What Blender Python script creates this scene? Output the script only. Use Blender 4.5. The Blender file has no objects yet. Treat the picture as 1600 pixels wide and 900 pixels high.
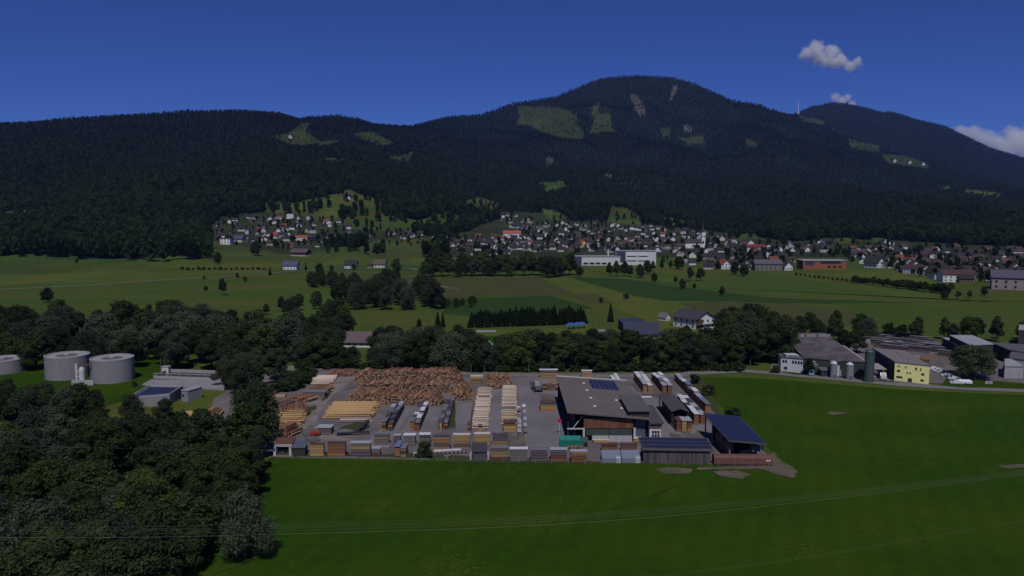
import bpy, bmesh, math, random
import numpy as np
from mathutils import Vector, Matrix

# ---------------------------------------------------------------- camera, sky, sun, exposure
S = bpy.context.scene
COL = S.collection
R = math.radians
CAM_H, PITCH, FOC = 62.0, R(5.46), 1256.0
cam_d = bpy.data.cameras.new("camera")
cam_d.sensor_width = 36.0
cam_d.lens = 36.0 * FOC / 1600.0
cam_d.clip_start, cam_d.clip_end = 1.0, 40000.0
cam = bpy.data.objects.new("camera", cam_d)
COL.objects.link(cam)
cam.location = (0, 0, CAM_H)
cam.rotation_euler = (R(90) - PITCH, 0, 0)
S.camera = cam

SUN_EL, SUN_AZ = R(54), R(178)            # sun high, almost straight behind the drone
world = bpy.data.worlds.new("World")
S.world = world
world.use_nodes = True
wn = world.node_tree.nodes
wl = world.node_tree.links
sky = wn.new("ShaderNodeTexSky")
sky.sky_type = 'NISHITA'
sky.sun_disc = False
sky.sun_elevation = SUN_EL
sky.sun_rotation = SUN_AZ
sky.altitude = 4000
sky.air_density = 1.0
sky.dust_density = 0.0
sky.ozone_density = 4.0
tint = wn.new("ShaderNodeVectorMath")            # deep alpine blue: the camera's cool white balance
tint.operation = 'MULTIPLY'
tint.inputs[1].default_value = (0.48, 0.73, 1.60)
wl.new(sky.outputs[0], tint.inputs[0])
wl.new(tint.outputs[0], wn["Background"].inputs[0])
wn["Background"].inputs[1].default_value = 0.048
sun_d = bpy.data.lights.new("sun", 'SUN')
sun_d.energy = 3.2
sun_d.angle = R(0.53)
sun_d.color = (1.0, 0.945, 0.935)
sun = bpy.data.objects.new("sun", sun_d)
COL.objects.link(sun)
sd = Vector((math.sin(SUN_AZ) * math.cos(SUN_EL), math.cos(SUN_AZ) * math.cos(SUN_EL), math.sin(SUN_EL)))
sun.rotation_euler = sd.to_track_quat('Z', 'Y').to_euler()
S.view_settings.view_transform = 'Standard'
S.view_settings.look = 'None'
S.view_settings.gamma = 1.0
S.view_settings.exposure = -0.42
S.view_settings.use_curve_mapping = False
S.cycles.max_bounces = 8
S.cycles.diffuse_bounces = 2
S.cycles.glossy_bounces = 2
S.cycles.transmission_bounces = 3
S.cycles.volume_bounces = 5
S.cycles.transparent_max_bounces = 6
S.cycles.use_denoising = True

HAZE_D = 2.4e-5
rng = random.Random(7)
nrg = np.random.default_rng(11)

# ---------------------------------------------------------------- helpers: picking points on the ground
CP, SP = math.cos(PITCH), math.sin(PITCH)


def G(px, py, z=0.0):
    a, b = px - 800.0, 450.0 - py
    t = (z - CAM_H) / (-FOC * SP + b * CP)
    return (a * t, (FOC * CP + b * SP) * t)


def tan_el(py):
    return math.tan(math.atan((450.0 - py) / FOC) - PITCH)


def project(x, y, z):
    d = y * CP - (z - CAM_H) * SP
    v = y * SP + (z - CAM_H) * CP
    return 800 + FOC * x / d, 450 - FOC * v / d


# ---------------------------------------------------------------- materials
MATS = {}


def nd(nt, t, **kw):
    n = nt.nodes.new(t)
    for k, v in kw.items():
        setattr(n, k, v)
    return n


def mat(name, c1, c2=None, scale=1.0, rough=0.85, metal=0.0, detail=4.0, bump=0.0, use_col=False, stripes=None, island=0.0,
        big=None, spec=0.3, stretch=None):
    """Procedural surface: two tones mixed by noise (object coordinates), optional stripes, per-island tint, object colour."""
    if name in MATS:
        return MATS[name]
    m = bpy.data.materials.new(name)
    m.use_nodes = True
    nt = m.node_tree
    L = nt.links.new
    bs = nt.nodes["Principled BSDF"]
    bs.inputs["Roughness"].default_value = rough
    bs.inputs["Metallic"].default_value = metal
    bs.inputs["Specular IOR Level"].default_value = spec
    c2 = c2 or tuple(v * 0.75 for v in c1)
    tc = nd(nt, "ShaderNodeTexCoord")
    mp = nd(nt, "ShaderNodeMapping")
    L(tc.outputs["Object"], mp.inputs[0])
    if stretch:
        mp.inputs["Scale"].default_value = stretch
    nz = nd(nt, "ShaderNodeTexNoise")
    nz.inputs["Scale"].default_value = scale
    nz.inputs["Detail"].default_value = detail
    nz.inputs["Roughness"].default_value = 0.65
    L(mp.outputs[0], nz.inputs[0])
    cr = nd(nt, "ShaderNodeMapRange")
    cr.inputs[1].default_value, cr.inputs[2].default_value = 0.32, 0.68
    L(nz.outputs[0], cr.inputs[0])
    mx = nd(nt, "ShaderNodeMix", data_type='RGBA')
    mx.inputs[6].default_value = (*c1, 1)
    mx.inputs[7].default_value = (*c2, 1)
    L(cr.outputs[0], mx.inputs[0])
    out = mx.outputs[2]
    if big:                                    # a third, large-scale tone
        sc, c3, amt = big
        n2 = nd(nt, "ShaderNodeTexNoise")
        n2.inputs["Scale"].default_value = sc
        n2.inputs["Detail"].default_value = 3
        L(mp.outputs[0], n2.inputs[0])
        r2 = nd(nt, "ShaderNodeMapRange")
        r2.inputs[1].default_value, r2.inputs[2].default_value, r2.inputs[4].default_value = 0.42, 0.66, amt
        L(n2.outputs[0], r2.inputs[0])
        m2 = nd(nt, "ShaderNodeMix", data_type='RGBA')
        L(r2.outputs[0], m2.inputs[0])
        L(out, m2.inputs[6])
        m2.inputs[7].default_value = (*c3, 1)
        out = m2.outputs[2]
    if stripes:                                # (direction, scale, darkness): joints between boards
        w = nd(nt, "ShaderNodeTexWave", bands_direction=stripes[0])
        w.inputs["Scale"].default_value = stripes[1]
        w.inputs["Distortion"].default_value = 0.6
        L(tc.outputs["Object"], w.inputs[0])
        r3 = nd(nt, "ShaderNodeMapRange")
        r3.inputs[1].default_value, r3.inputs[2].default_value = 0.05, 0.35
        r3.inputs[3].default_value, r3.inputs[4].default_value = stripes[2], 1.0
        L(w.outputs[1], r3.inputs[0])
        m3 = nd(nt, "ShaderNodeMix", data_type='RGBA', blend_type='MULTIPLY')
        m3.inputs[0].default_value = 1.0
        L(out, m3.inputs[6])
        L(r3.outputs[0], m3.inputs[7])
        out = m3.outputs[2]
    if island:
        ge = nd(nt, "ShaderNodeNewGeometry")
        r4 = nd(nt, "ShaderNodeMapRange")
        r4.inputs[3].default_value, r4.inputs[4].default_value = 1.0 - island, 1.0 + island
        L(ge.outputs["Random Per Island"], r4.inputs[0])
        m4 = nd(nt, "ShaderNodeMix", data_type='RGBA', blend_type='MULTIPLY')
        m4.inputs[0].default_value = 1.0
        L(out, m4.inputs[6])
        L(r4.outputs[0], m4.inputs[7])
        out = m4.outputs[2]
    if use_col:
        oi = nd(nt, "ShaderNodeObjectInfo")
        m5 = nd(nt, "ShaderNodeMix", data_type='RGBA', blend_type='MULTIPLY')
        m5.inputs[0].default_value = 1.0
        L(out, m5.inputs[6])
        L(oi.outputs["Color"], m5.inputs[7])
        out = m5.outputs[2]
    L(out, bs.inputs["Base Color"])
    if bump:
        b = nd(nt, "ShaderNodeBump")
        b.inputs["Strength"].default_value = bump
        L(nz.outputs[0], b.inputs["Height"])
        L(b.outputs[0], bs.inputs["Normal"])
    MATS[name] = m
    return m


def leaf_mat(name, c1, c2, use_col=True, rand=False, trans=0.22, vary=(0.45, 1.6)):
    m = bpy.data.materials.new(name)
    m.use_nodes = True
    nt = m.node_tree
    L = nt.links.new
    nt.nodes.remove(nt.nodes["Principled BSDF"])
    o = nt.nodes["Material Output"]
    ge = nd(nt, "ShaderNodeNewGeometry")
    mx = nd(nt, "ShaderNodeMix", data_type='RGBA')
    mx.inputs[6].default_value = (*c1, 1)
    mx.inputs[7].default_value = (*c2, 1)
    L(ge.outputs["Random Per Island"], mx.inputs[0])
    out = mx.outputs[2]
    if use_col or rand:
        oi = nd(nt, "ShaderNodeObjectInfo")
        m5 = nd(nt, "ShaderNodeMix", data_type='RGBA', blend_type='MULTIPLY')
        m5.inputs[0].default_value = 1.0
        L(out, m5.inputs[6])
        if use_col:
            L(oi.outputs["Color"], m5.inputs[7])
        else:
            r = nd(nt, "ShaderNodeMapRange")
            r.inputs[3].default_value, r.inputs[4].default_value = vary
            L(oi.outputs["Random"], r.inputs[0])
            L(r.outputs[0], m5.inputs[7])
        out = m5.outputs[2]
    d = nd(nt, "ShaderNodeBsdfDiffuse")
    t = nd(nt, "ShaderNodeBsdfTranslucent")
    ms = nd(nt, "ShaderNodeMixShader")
    ms.inputs[0].default_value = trans
    L(out, d.inputs[0])
    L(out, t.inputs[0])
    L(d.outputs[0], ms.inputs[1])
    L(t.outputs[0], ms.inputs[2])
    L(ms.outputs[0], o.inputs[0])
    return m


# ---------------------------------------------------------------- mesh building
def mesh_np(name, verts, faces, mats, midx=None, smooth=False):
    me = bpy.data.meshes.new(name)
    me.from_pydata(verts, [], faces)
    for m in mats:
        me.materials.append(m)
    if midx is not None:
        me.polygons.foreach_set("material_index", midx)
    if smooth:
        me.polygons.foreach_set("use_smooth", [True] * len(me.polygons))
    me.update()
    return me


def quads_mesh(name, V, mats, k=4):
    """V: (n*k, 3) array, every k vertices one face."""
    n = len(V) // k
    me = bpy.data.meshes.new(name)
    me.vertices.add(len(V))
    me.vertices.foreach_set("co", np.asarray(V, np.float32).ravel())
    me.loops.add(n * k)
    me.loops.foreach_set("vertex_index", np.arange(n * k, dtype=np.int32))
    me.polygons.add(n)
    me.polygons.foreach_set("loop_start", np.arange(0, n * k, k, dtype=np.int32))
    me.update(calc_edges=True)
    for m in mats:
        me.materials.append(m)
    return me


class MB:
    def __init__(self):
        self.v, self.f, self.m = [], [], []

    def add(self, vs, fs, m=0):
        o = len(self.v)
        self.v += [tuple(p) for p in vs]
        for q in fs:
            self.f.append(tuple(i + o for i in q))
            self.m.append(m)
        return self

    def box(self, x0, x1, y0, y1, z0, z1, m=0):
        return self.prism([(x0, y0), (x1, y0), (x1, y1), (x0, y1)], z0, z1, m)

    def prism(self, poly, z0, z1, m=0):
        n = len(poly)
        zt = z1 if isinstance(z1, (list, tuple)) else [z1] * n
        zb = z0 if isinstance(z0, (list, tuple)) else [z0] * n
        vs = [(p[0], p[1], zb[i]) for i, p in enumerate(poly)] + [(p[0], p[1], zt[i]) for i, p in enumerate(poly)]
        fs = [tuple(range(n - 1, -1, -1)), tuple(range(n, 2 * n))]
        fs += [(i, (i + 1) % n, n + (i + 1) % n, n + i) for i in range(n)]
        return self.add(vs, fs, m)

    def tube(self, a, b, r0, r1=None, n=8, m=0, caps=True):
        r1 = r0 if r1 is None else r1
        a, b = Vector(a), Vector(b)
        q = (b - a).to_track_quat('Z', 'Y')
        vs = []
        for p, r in ((a, r0), (b, r1)):
            for i in range(n):
                t = 2 * math.pi * i / n
                vs.append(tuple(p + q @ Vector((r * math.cos(t), r * math.sin(t), 0))))
        fs = [(i, (i + 1) % n, n + (i + 1) % n, n + i) for i in range(n)]
        if caps:
            fs += [tuple(range(n - 1, -1, -1)), tuple(range(n, 2 * n))]
        return self.add(vs, fs, m)

    def lathe(self, prof, n=32, m=0, c=(0, 0, 0)):
        vs = []
        for r, z in prof:
            for i in range(n):
                t = 2 * math.pi * i / n
                vs.append((c[0] + r * math.cos(t), c[1] + r * math.sin(t), c[2] + z))
        fs = []
        for k in range(len(prof) - 1):
            for i in range(n):
                j = (i + 1) % n
                fs.append((k * n + i, k * n + j, (k + 1) * n + j, (k + 1) * n + i))
        fs.append(tuple(range((len(prof) - 1) * n, len(prof) * n)))
        return self.add(vs, fs, m)

    def mesh(self, name, mats, smooth=False):
        if not isinstance(mats, (list, tuple)):
            mats = [mats]
        return mesh_np(name, self.v, self.f, mats, self.m, smooth)

    def build(self, name, mats, parent=None, loc=None, rz=0.0, smooth=False):
        return link(name, self.mesh(name, mats, smooth), parent, loc, rz)


def link(name, data, parent=None, loc=None, rz=0.0, scale=None, color=None):
    o = bpy.data.objects.new(name, data)
    COL.objects.link(o)
    if parent is not None:
        o.parent = parent
    if loc is not None:
        o.location = loc
    if rz:
        o.rotation_euler = (0, 0, rz)
    if scale is not None:
        o.scale = scale if isinstance(scale, (tuple, list)) else (scale,) * 3
    if color is not None:
        o.color = (*color[:3], 1)
    return o


def tag(o, label, cat, group=None):
    o["label"] = label
    o["category"] = cat
    if group:
        o["group"] = group
    return o


def thing(name, label, cat, loc=(0, 0, 0), rz=0.0, group=None):
    return tag(link(name, None, None, loc, rz), label, cat, group)


def structure(o):
    o["kind"] = "structure"
    return o


def stuff(o, label=None, cat=None):
    o["kind"] = "stuff"
    if label:
        tag(o, label, cat)
    return o


_lay = [0]


def sheet(name, poly, z, m):
    _lay[0] += 1
    z = _lay[0] * 0.004                       # every sheet on a level of its own, in the order they are laid
    vs = [(p[0], p[1], z) for p in poly]
    return structure(link(name, mesh_np(name, vs, [tuple(range(len(vs)))], [m])))


def ribbon_mesh(pts, width, z):
    n = len(pts)
    vs, fs = [], []
    for i, p in enumerate(pts):
        a, b = Vector(pts[max(i - 1, 0)][:2]), Vector(pts[min(i + 1, n - 1)][:2])
        d = (b - a).normalized()
        w = (width[i] if isinstance(width, (list, tuple)) else width) / 2
        nx, ny = -d.y * w, d.x * w
        vs += [(p[0] + nx, p[1] + ny, z), (p[0] - nx, p[1] - ny, z)]
    for i in range(n - 1):
        fs.append((2 * i, 2 * i + 1, 2 * i + 3, 2 * i + 2))
    return vs, fs


def smooth_line(pts, sub=6):
    out = []
    P = [Vector(p[:2]) for p in pts]
    for i in range(len(P) - 1):
        p0, p1, p2, p3 = P[max(i - 1, 0)], P[i], P[i + 1], P[min(i + 2, len(P) - 1)]
        for k in range(sub):
            t = k / sub
            out.append(0.5 * ((2 * p1) + (p2 - p0) * t + (2 * p0 - 5 * p1 + 4 * p2 - p3) * t * t + (3 * p1 - p0 - 3 * p2 + p3) * t ** 3))
    out.append(P[-1])
    return out


def ribbon(name, pts, width, z, m, sub=6):
    _lay[0] += 1
    vs, fs = ribbon_mesh(smooth_line(pts, sub), width, _lay[0] * 0.004)
    return structure(link(name, mesh_np(name, vs, fs, [m])))


def in_poly(px, py, poly):
    px, py = np.asarray(px, float), np.asarray(py, float)
    c = np.zeros(px.shape, bool)
    n = len(poly)
    for i in range(n):
        x1, y1 = poly[i]
        x2, y2 = poly[(i + 1) % n]
        if y1 == y2:
            continue
        t = ((y1 > py) != (y2 > py)) & (px < (x2 - x1) * (py - y1) / (y2 - y1) + x1)
        c ^= t
    return c


# ---------------------------------------------------------------- numpy value noise
def vnoise(x, y, seed=0):
    xi, yi = np.floor(x).astype(np.int64), np.floor(y).astype(np.int64)
    fx, fy = x - xi, y - yi
    fx, fy = fx * fx * (3 - 2 * fx), fy * fy * (3 - 2 * fy)

    def h(a, b):
        n = (a * 374761393 + b * 668265263 + seed * 974711) & 0x7FFFFFFF
        n = ((n ^ (n >> 13)) * 1274126177) & 0x7FFFFFFF
        return ((n ^ (n >> 16)) & 0xFFFF) / 65535.0
    return (h(xi, yi) * (1 - fx) + h(xi + 1, yi) * fx) * (1 - fy) + (h(xi, yi + 1) * (1 - fx) + h(xi + 1, yi + 1) * fx) * fy


def fbm(x, y, octv=4, seed=0):
    s, a, t = 0.0, 1.0, 0.0
    for k in range(octv):
        s = s + a * vnoise(x * 2 ** k, y * 2 ** k, seed + k)
        t += a
        a *= 0.5
    return s / t - 0.5

# ================================================================ TERRAIN
# control columns: picture column -> seven (row, distance) stations from the valley floor to the skyline
SKY_PX = [-80, 0, 60, 100, 200, 300, 340, 370, 400, 440, 472, 482, 530, 560, 585, 620, 642, 660, 700, 720, 745, 800, 830, 870, 900, 925, 945, 990, 1050, 1080, 1100, 1140, 1175, 1200, 1240, 1300, 1400, 1500, 1600, 1700]
SKY_PY = [196, 194, 192, 187, 181, 174, 174, 173, 174, 177, 187, 184, 181, 185, 194, 196, 198, 193, 182, 180, 181, 162, 157, 150, 137, 126, 121, 117.5, 121, 130, 139, 157, 161, 171, 182, 207, 243, 272, 296, 310]
COLS = {
    -80: [(425, 820), (402, 990), (365, 1250), (320, 1600), (260, 2150), (220, 2600), 2900],
    0: [(425, 820), (402, 1000), (365, 1250), (325, 1600), (260, 2200), (220, 2650), 3000],
    200: [(425, 820), (402, 1010), (370, 1250), (325, 1600), (260, 2300), (215, 2850), 3250],
    400: [(425, 820), (392, 1150), (340, 1550), (300, 1900), (240, 2600), (205, 3100), 3550],
    600: [(422, 850), (392, 1230), (350, 1600), (320, 1900), (270, 2550), (228, 3300), 4100],
    800: [(416, 905), (392, 1250), (360, 1750), (325, 2350), (270, 3300), (210, 4400), 5300],
    1000: [(412, 950), (388, 1330), (355, 1950), (320, 2600), (260, 3500), (180, 4900), 5800],
    1200: [(412, 950), (388, 1330), (355, 1950), (320, 2600), (280, 3350), (220, 4350), 5300],
    1400: [(412, 950), (388, 1330), (358, 1950), (330, 2600), (305, 3200), (275, 3900), 4800],
    1600: [(412, 950), (388, 1330), (362, 1900), (340, 2400), (325, 2900), (310, 3500), 4300],
    1700: [(412, 950), (388, 1330), (364, 1900), (344, 2400), (330, 2900), (318, 3500), 4200],
}
NC, NY = 179, 420
T_PX = np.linspace(-90, 1690, NC)
T_LY = np.linspace(math.log(700), math.log(9000), NY)
kk = sorted(COLS)
CTRL_Y = np.zeros((NC, 7))
CTRL_T = np.zeros((NC, 7))
for s in range(7):
    ys = [COLS[k][s][1] if s < 6 else COLS[k][6] for k in kk]
    CTRL_Y[:, s] = np.interp(T_PX, kk, ys)
    if s < 6:
        rows = np.interp(T_PX, kk, [COLS[k][s][0] for k in kk])
    else:
        rows = np.interp(T_PX, SKY_PX, SKY_PY)
    CTRL_T[:, s] = np.tan(np.arctan((450 - rows) / FOC) - PITCH)
RIDGE_Y = CTRL_Y[:, 6].copy()
RIDGE_Z = CAM_H + RIDGE_Y * CTRL_T[:, 6]
TABLE = np.zeros((NC, NY))
YY = np.exp(T_LY)
for c in range(NC):
    tt = np.interp(YY, CTRL_Y[c], CTRL_T[c])
    zz = CAM_H + YY * tt
    beyond = YY > RIDGE_Y[c]
    zz[beyond] = RIDGE_Z[c] - 0.45 * (YY[beyond] - RIDGE_Y[c])
    zz[YY < CTRL_Y[c, 0]] = 0.0
    TABLE[c] = np.maximum(zz, 0.0)
# soften creases along the distance axis, keep the ridge line sharp
sm = TABLE.copy()
for _ in range(14):
    sm[:, 1:-1] = 0.25 * sm[:, :-2] + 0.5 * sm[:, 1:-1] + 0.25 * sm[:, 2:]
wr = np.clip(np.abs(YY[None, :] - RIDGE_Y[:, None]) / 350.0, 0, 1)
TABLE = sm * wr + TABLE * (1 - wr)


def tab(A, px, ly):
    i = np.clip((px - T_PX[0]) / (T_PX[1] - T_PX[0]), 0, NC - 1.001)
    j = np.clip((ly - T_LY[0]) / (T_LY[1] - T_LY[0]), 0, NY - 1.001)
    i0, j0 = i.astype(int), j.astype(int)
    a, b = i - i0, j - j0
    return (A[i0, j0] * (1 - a) + A[i0 + 1, j0] * a) * (1 - b) + (A[i0, j0 + 1] * (1 - a) + A[i0 + 1, j0 + 1] * a) * b


FAR_PX = [1100, 1180, 1225, 1245, 1262, 1275, 1290, 1310, 1330, 1350, 1372, 1385, 1400, 1425, 1470, 1490, 1505, 1540, 1570, 1600, 1700]
FAR_PY = [230, 196, 181, 175, 167, 165, 161, 162, 165, 170, 176, 175, 179, 187, 197, 207, 214, 231, 240, 249, 275]
FAR_Y = 7600.0


def height(x, y):
    """Ground height; x, y numpy arrays."""
    x, y = np.asarray(x, float), np.asarray(y, float)
    ys = np.maximum(y, 50.0)
    px = 800 + FOC * x / (ys * CP)
    ly = np.log(np.clip(ys, 700, 8990))
    z = tab(TABLE, px, ly)
    i = np.clip((px - T_PX[0]) / (T_PX[1] - T_PX[0]), 0, NC - 1).astype(int)
    ry = RIDGE_Y[i]
    w = np.clip((ys - 1250) / 700, 0, 1) * np.clip((ry - ys) / 700, 0, 1)
    rid = 1 - 2 * np.abs(fbm(x / 520.0 + 3, ys / 900.0 + 7, 3, 5)) * 2.2
    z = z + w * (62 * (rid - 0.55) + 75 * fbm(x / 260.0, ys / 260.0, 4, 9))
    # small grassy knoll in front of the hillside barn
    bx, by = 545, 1045
    z = z + 14 * np.exp(-(((px - 547) / 36) ** 2 + ((ys - by) / 55) ** 2))
    # the farther range on the right
    fr = np.interp(px, FAR_PX, FAR_PY)
    zt = CAM_H + FAR_Y * np.tan(np.arctan((450 - fr) / FOC) - PITCH)
    t = np.clip((ys - 4300) / (FAR_Y - 4300), 0, 1)
    zf = zt * (0.12 + 0.88 * t ** 1.15) + 60 * fbm(x / 500.0, ys / 500.0, 4, 21) * np.clip((FAR_Y - ys) / 900, 0, 1)
    zf = np.where(ys > FAR_Y, zt - 0.4 * (ys - FAR_Y), zf)
    zf = np.where((px > 1100) & (ys > 4300), zf, -50)
    z = np.where(ys > 3800, np.maximum(z, zf), z)
    return np.where(y < 700, 0.0, np.maximum(z, 0.0))


def hz(x, y):
    return float(height(np.array([x]), np.array([y]))[0])


_ray_y = np.exp(np.linspace(math.log(640), math.log(8800), 1500))


def T(px, py):
    """First ground point seen at a picture position: (x, y, z)."""
    if py > 432:
        x, y = G(px, py)
        return (x, y, 0.0)
    a, b = px - 800.0, 450.0 - py
    k = (FOC * CP + b * SP)
    xs = a / k * _ray_y
    zr = CAM_H + (-FOC * SP + b * CP) / k * _ray_y
    g = height(xs, _ray_y)
    hit = np.nonzero(g >= zr)[0]
    i = hit[0] if len(hit) else len(_ray_y) - 1
    return (float(xs[i]), float(_ray_y[i]), float(g[i]))


# clearings and rock faces (picture outlines), used for the ground colour and to keep the forest out of them
MEADOWS = [
    [(400, 320), (430, 315), (470, 316), (500, 308), (530, 303), (546, 296), (560, 303), (590, 310), (608, 320), (600, 335), (655, 345), (700, 350), (690, 362), (560, 358), (480, 340), (420, 330)],
    [(325, 375), (345, 378), (440, 396), (470, 390), (560, 385), (590, 374), (670, 374), (690, 380), (660, 410), (640, 425), (300, 425), (0, 425), (-90, 430), (-90, 402), (60, 397), (200, 405), (320, 398)],
    [(668, 345), (700, 340), (722, 345), (712, 360), (680, 362)], [(720, 312), (750, 308), (785, 320), (775, 333), (735, 330)],
    [(690, 330), (740, 338), (770, 345), (700, 352), (660, 345)],
    [(845, 326), (870, 330), (890, 342), (860, 345)], [(955, 322), (980, 325), (1000, 340), (1000, 350), (950, 350)],
    [(1030, 338), (1060, 342), (1100, 350), (1085, 357), (1040, 352)], [(1135, 358), (1170, 358), (1190, 372), (1140, 378)],
    [(810, 176), (850, 174), (885, 177), (900, 184), (896, 190), (910, 196), (908, 204), (880, 204), (850, 200), (830, 193), (805, 193), (815, 185)],
    [(933, 182), (955, 183), (957, 196), (965, 200), (930, 201), (920, 199)],
    [(923, 167), (940, 160), (938, 168), (926, 176)],
    [(420, 212), (450, 207), (470, 199), (490, 200), (478, 208), (500, 216), (530, 215), (535, 218), (500, 222), (470, 222), (440, 218)],
    [(545, 209), (580, 208), (620, 220), (590, 222), (560, 214)], [(600, 238), (622, 243), (650, 238), (640, 250), (612, 247)],
    [(505, 246), (540, 248), (575, 251), (520, 252)], [(1030, 201), (1050, 200), (1048, 208), (1034, 208)], [(1060, 215), (1100, 214), (1102, 222), (1075, 221)],
    [(1168, 219), (1185, 222), (1186, 228), (1172, 228)],
    [(1325, 218), (1345, 222), (1375, 225), (1374, 231), (1330, 228)], [(1375, 243), (1410, 244), (1452, 252), (1452, 258), (1385, 252)],
    [(1505, 294), (1530, 296), (1565, 304), (1565, 309), (1530, 304), (1505, 302)],
    [(1245, 182), (1280, 185), (1292, 190), (1260, 189)], [(0, 330), (40, 328), (70, 336), (50, 346), (0, 348)], [(80, 326), (95, 333), (70, 335)],
    [(840, 285), (880, 283), (890, 295), (850, 300)], [(1460, 290), (1490, 292), (1480, 300)],
    [(1305, 372), (1330, 372), (1335, 380), (1310, 382)], [(1360, 370), (1385, 372), (1382, 380), (1362, 380)],
]
MEADOWS = [[(x_, sum(q[1] for q in p) / len(p) + (y_ - sum(q[1] for q in p) / len(p)) * 1.7 + 2.5) for x_, y_ in p] if max(q[1] for q in p) < 262 else p for p in MEADOWS]
VILLAGE = [
    [(322, 350), (345, 338), (430, 330), (540, 345), (575, 360), (700, 372), (720, 362), (775, 345), (830, 340), (860, 343), (1000, 350), (1110, 362), (1240, 378), (1320, 372), (1440, 378), (1540, 384), (1700, 392), (1700, 440), (1240, 440), (1000, 425), (700, 412), (690, 385), (590, 376), (440, 396), (325, 378)],
    [(540, 350), (620, 355), (660, 372), (560, 372)], [(770, 330), (860, 335), (900, 350), (800, 352)],
]
ROCKS = [
    [(983, 148), (990, 147), (997, 153), (1002, 160), (1011, 178), (998, 180), (990, 170)], [(1052, 136), (1058, 133), (1060, 140), (1050, 158), (1047, 157)],
    [(350, 247), (372, 246), (372, 252), (362, 256)], [(52, 228), (64, 228), (66, 233), (54, 232)], [(852, 245), (866, 248), (860, 258), (852, 258)],
    [(945, 270), (957, 270), (957, 278), (948, 280)], [(1068, 195), (1082, 197), (1080, 208), (1070, 204)],
]


def cover(x, y, z):
    """0 forest, 1 meadow, 2 village ground, 3 rock, 4 valley floor."""
    px, py = project(x, y, z)
    k = np.clip(y / 1800.0, 0.5, 3.0)
    w = 2.6 * (vnoise(x / (25.0 * k), y / (45.0 * k), 3) - 0.5) + 3.0 * (vnoise(x / (70.0 * k), y / (110.0 * k), 13) - 0.5)
    px = px + 2.5 * w
    py2 = py + w
    c = np.zeros(px.shape, int)
    for p in VILLAGE:
        c[in_poly(px, py2, p)] = 2
    for p in MEADOWS:
        c[in_poly(px, py2, p)] = 1
    for p in ROCKS:
        c[in_poly(px, py2, p)] = 3
    c[(y < 980) & (z < 14)] = 4
    c[(y < 1080) & (z < 3) & (px > 640)] = 4
    return c


# polar sheet round the point below the drone: fine in front, coarse behind
ang = np.concatenate([np.linspace(R(-37), R(37), 560), np.linspace(R(43), R(317), 40)])
rad = np.concatenate([[4, 40, 120, 250, 400, 550], np.geomspace(690, 9800, 330)])
A, Q = np.meshgrid(ang, rad, indexing='ij')
X = (Q * np.sin(A)).ravel()
Y = (Q * np.cos(A)).ravel()
Z = height(X, Y)
na, nr = len(ang), len(rad)
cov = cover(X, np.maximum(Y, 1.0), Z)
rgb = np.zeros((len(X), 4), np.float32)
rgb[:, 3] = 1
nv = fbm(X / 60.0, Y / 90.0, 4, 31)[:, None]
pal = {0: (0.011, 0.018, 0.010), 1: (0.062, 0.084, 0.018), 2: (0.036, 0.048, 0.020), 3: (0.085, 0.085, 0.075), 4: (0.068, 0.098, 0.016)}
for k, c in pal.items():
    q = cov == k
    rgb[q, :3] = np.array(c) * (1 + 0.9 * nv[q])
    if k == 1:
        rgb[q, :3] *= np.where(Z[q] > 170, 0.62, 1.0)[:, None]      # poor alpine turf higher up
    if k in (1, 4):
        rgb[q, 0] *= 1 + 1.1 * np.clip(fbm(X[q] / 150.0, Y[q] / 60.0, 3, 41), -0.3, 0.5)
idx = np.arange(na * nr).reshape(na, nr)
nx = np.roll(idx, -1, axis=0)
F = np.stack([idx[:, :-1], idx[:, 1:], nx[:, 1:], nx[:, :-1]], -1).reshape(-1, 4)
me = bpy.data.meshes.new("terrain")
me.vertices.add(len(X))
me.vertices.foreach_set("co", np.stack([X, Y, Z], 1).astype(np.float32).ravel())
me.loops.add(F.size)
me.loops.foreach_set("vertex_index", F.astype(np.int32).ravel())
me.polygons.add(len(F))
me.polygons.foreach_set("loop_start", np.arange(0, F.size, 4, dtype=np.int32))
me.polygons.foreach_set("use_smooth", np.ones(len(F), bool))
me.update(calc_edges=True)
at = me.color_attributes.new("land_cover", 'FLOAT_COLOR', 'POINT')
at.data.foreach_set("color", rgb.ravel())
tm = mat("terrain_soil_and_grass", (1.1, 1.1, 1.05), (0.78, 0.80, 0.75), scale=0.11, detail=8, rough=0.95, spec=0.1)
nt = tm.node_tree
ca = nd(nt, "ShaderNodeVertexColor", layer_name="land_cover")
mm = nd(nt, "ShaderNodeMix", data_type='RGBA', blend_type='MULTIPLY')
mm.inputs[0].default_value = 1
bsdf = nt.nodes["Principled BSDF"]
nt.links.new(bsdf.inputs["Base Color"].links[0].from_socket, mm.inputs[6])
nt.links.new(ca.outputs[0], mm.inputs[7])
nt.links.new(mm.outputs[2], bsdf.inputs["Base Color"])
me.materials.append(tm)
structure(link("terrain", me))

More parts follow.
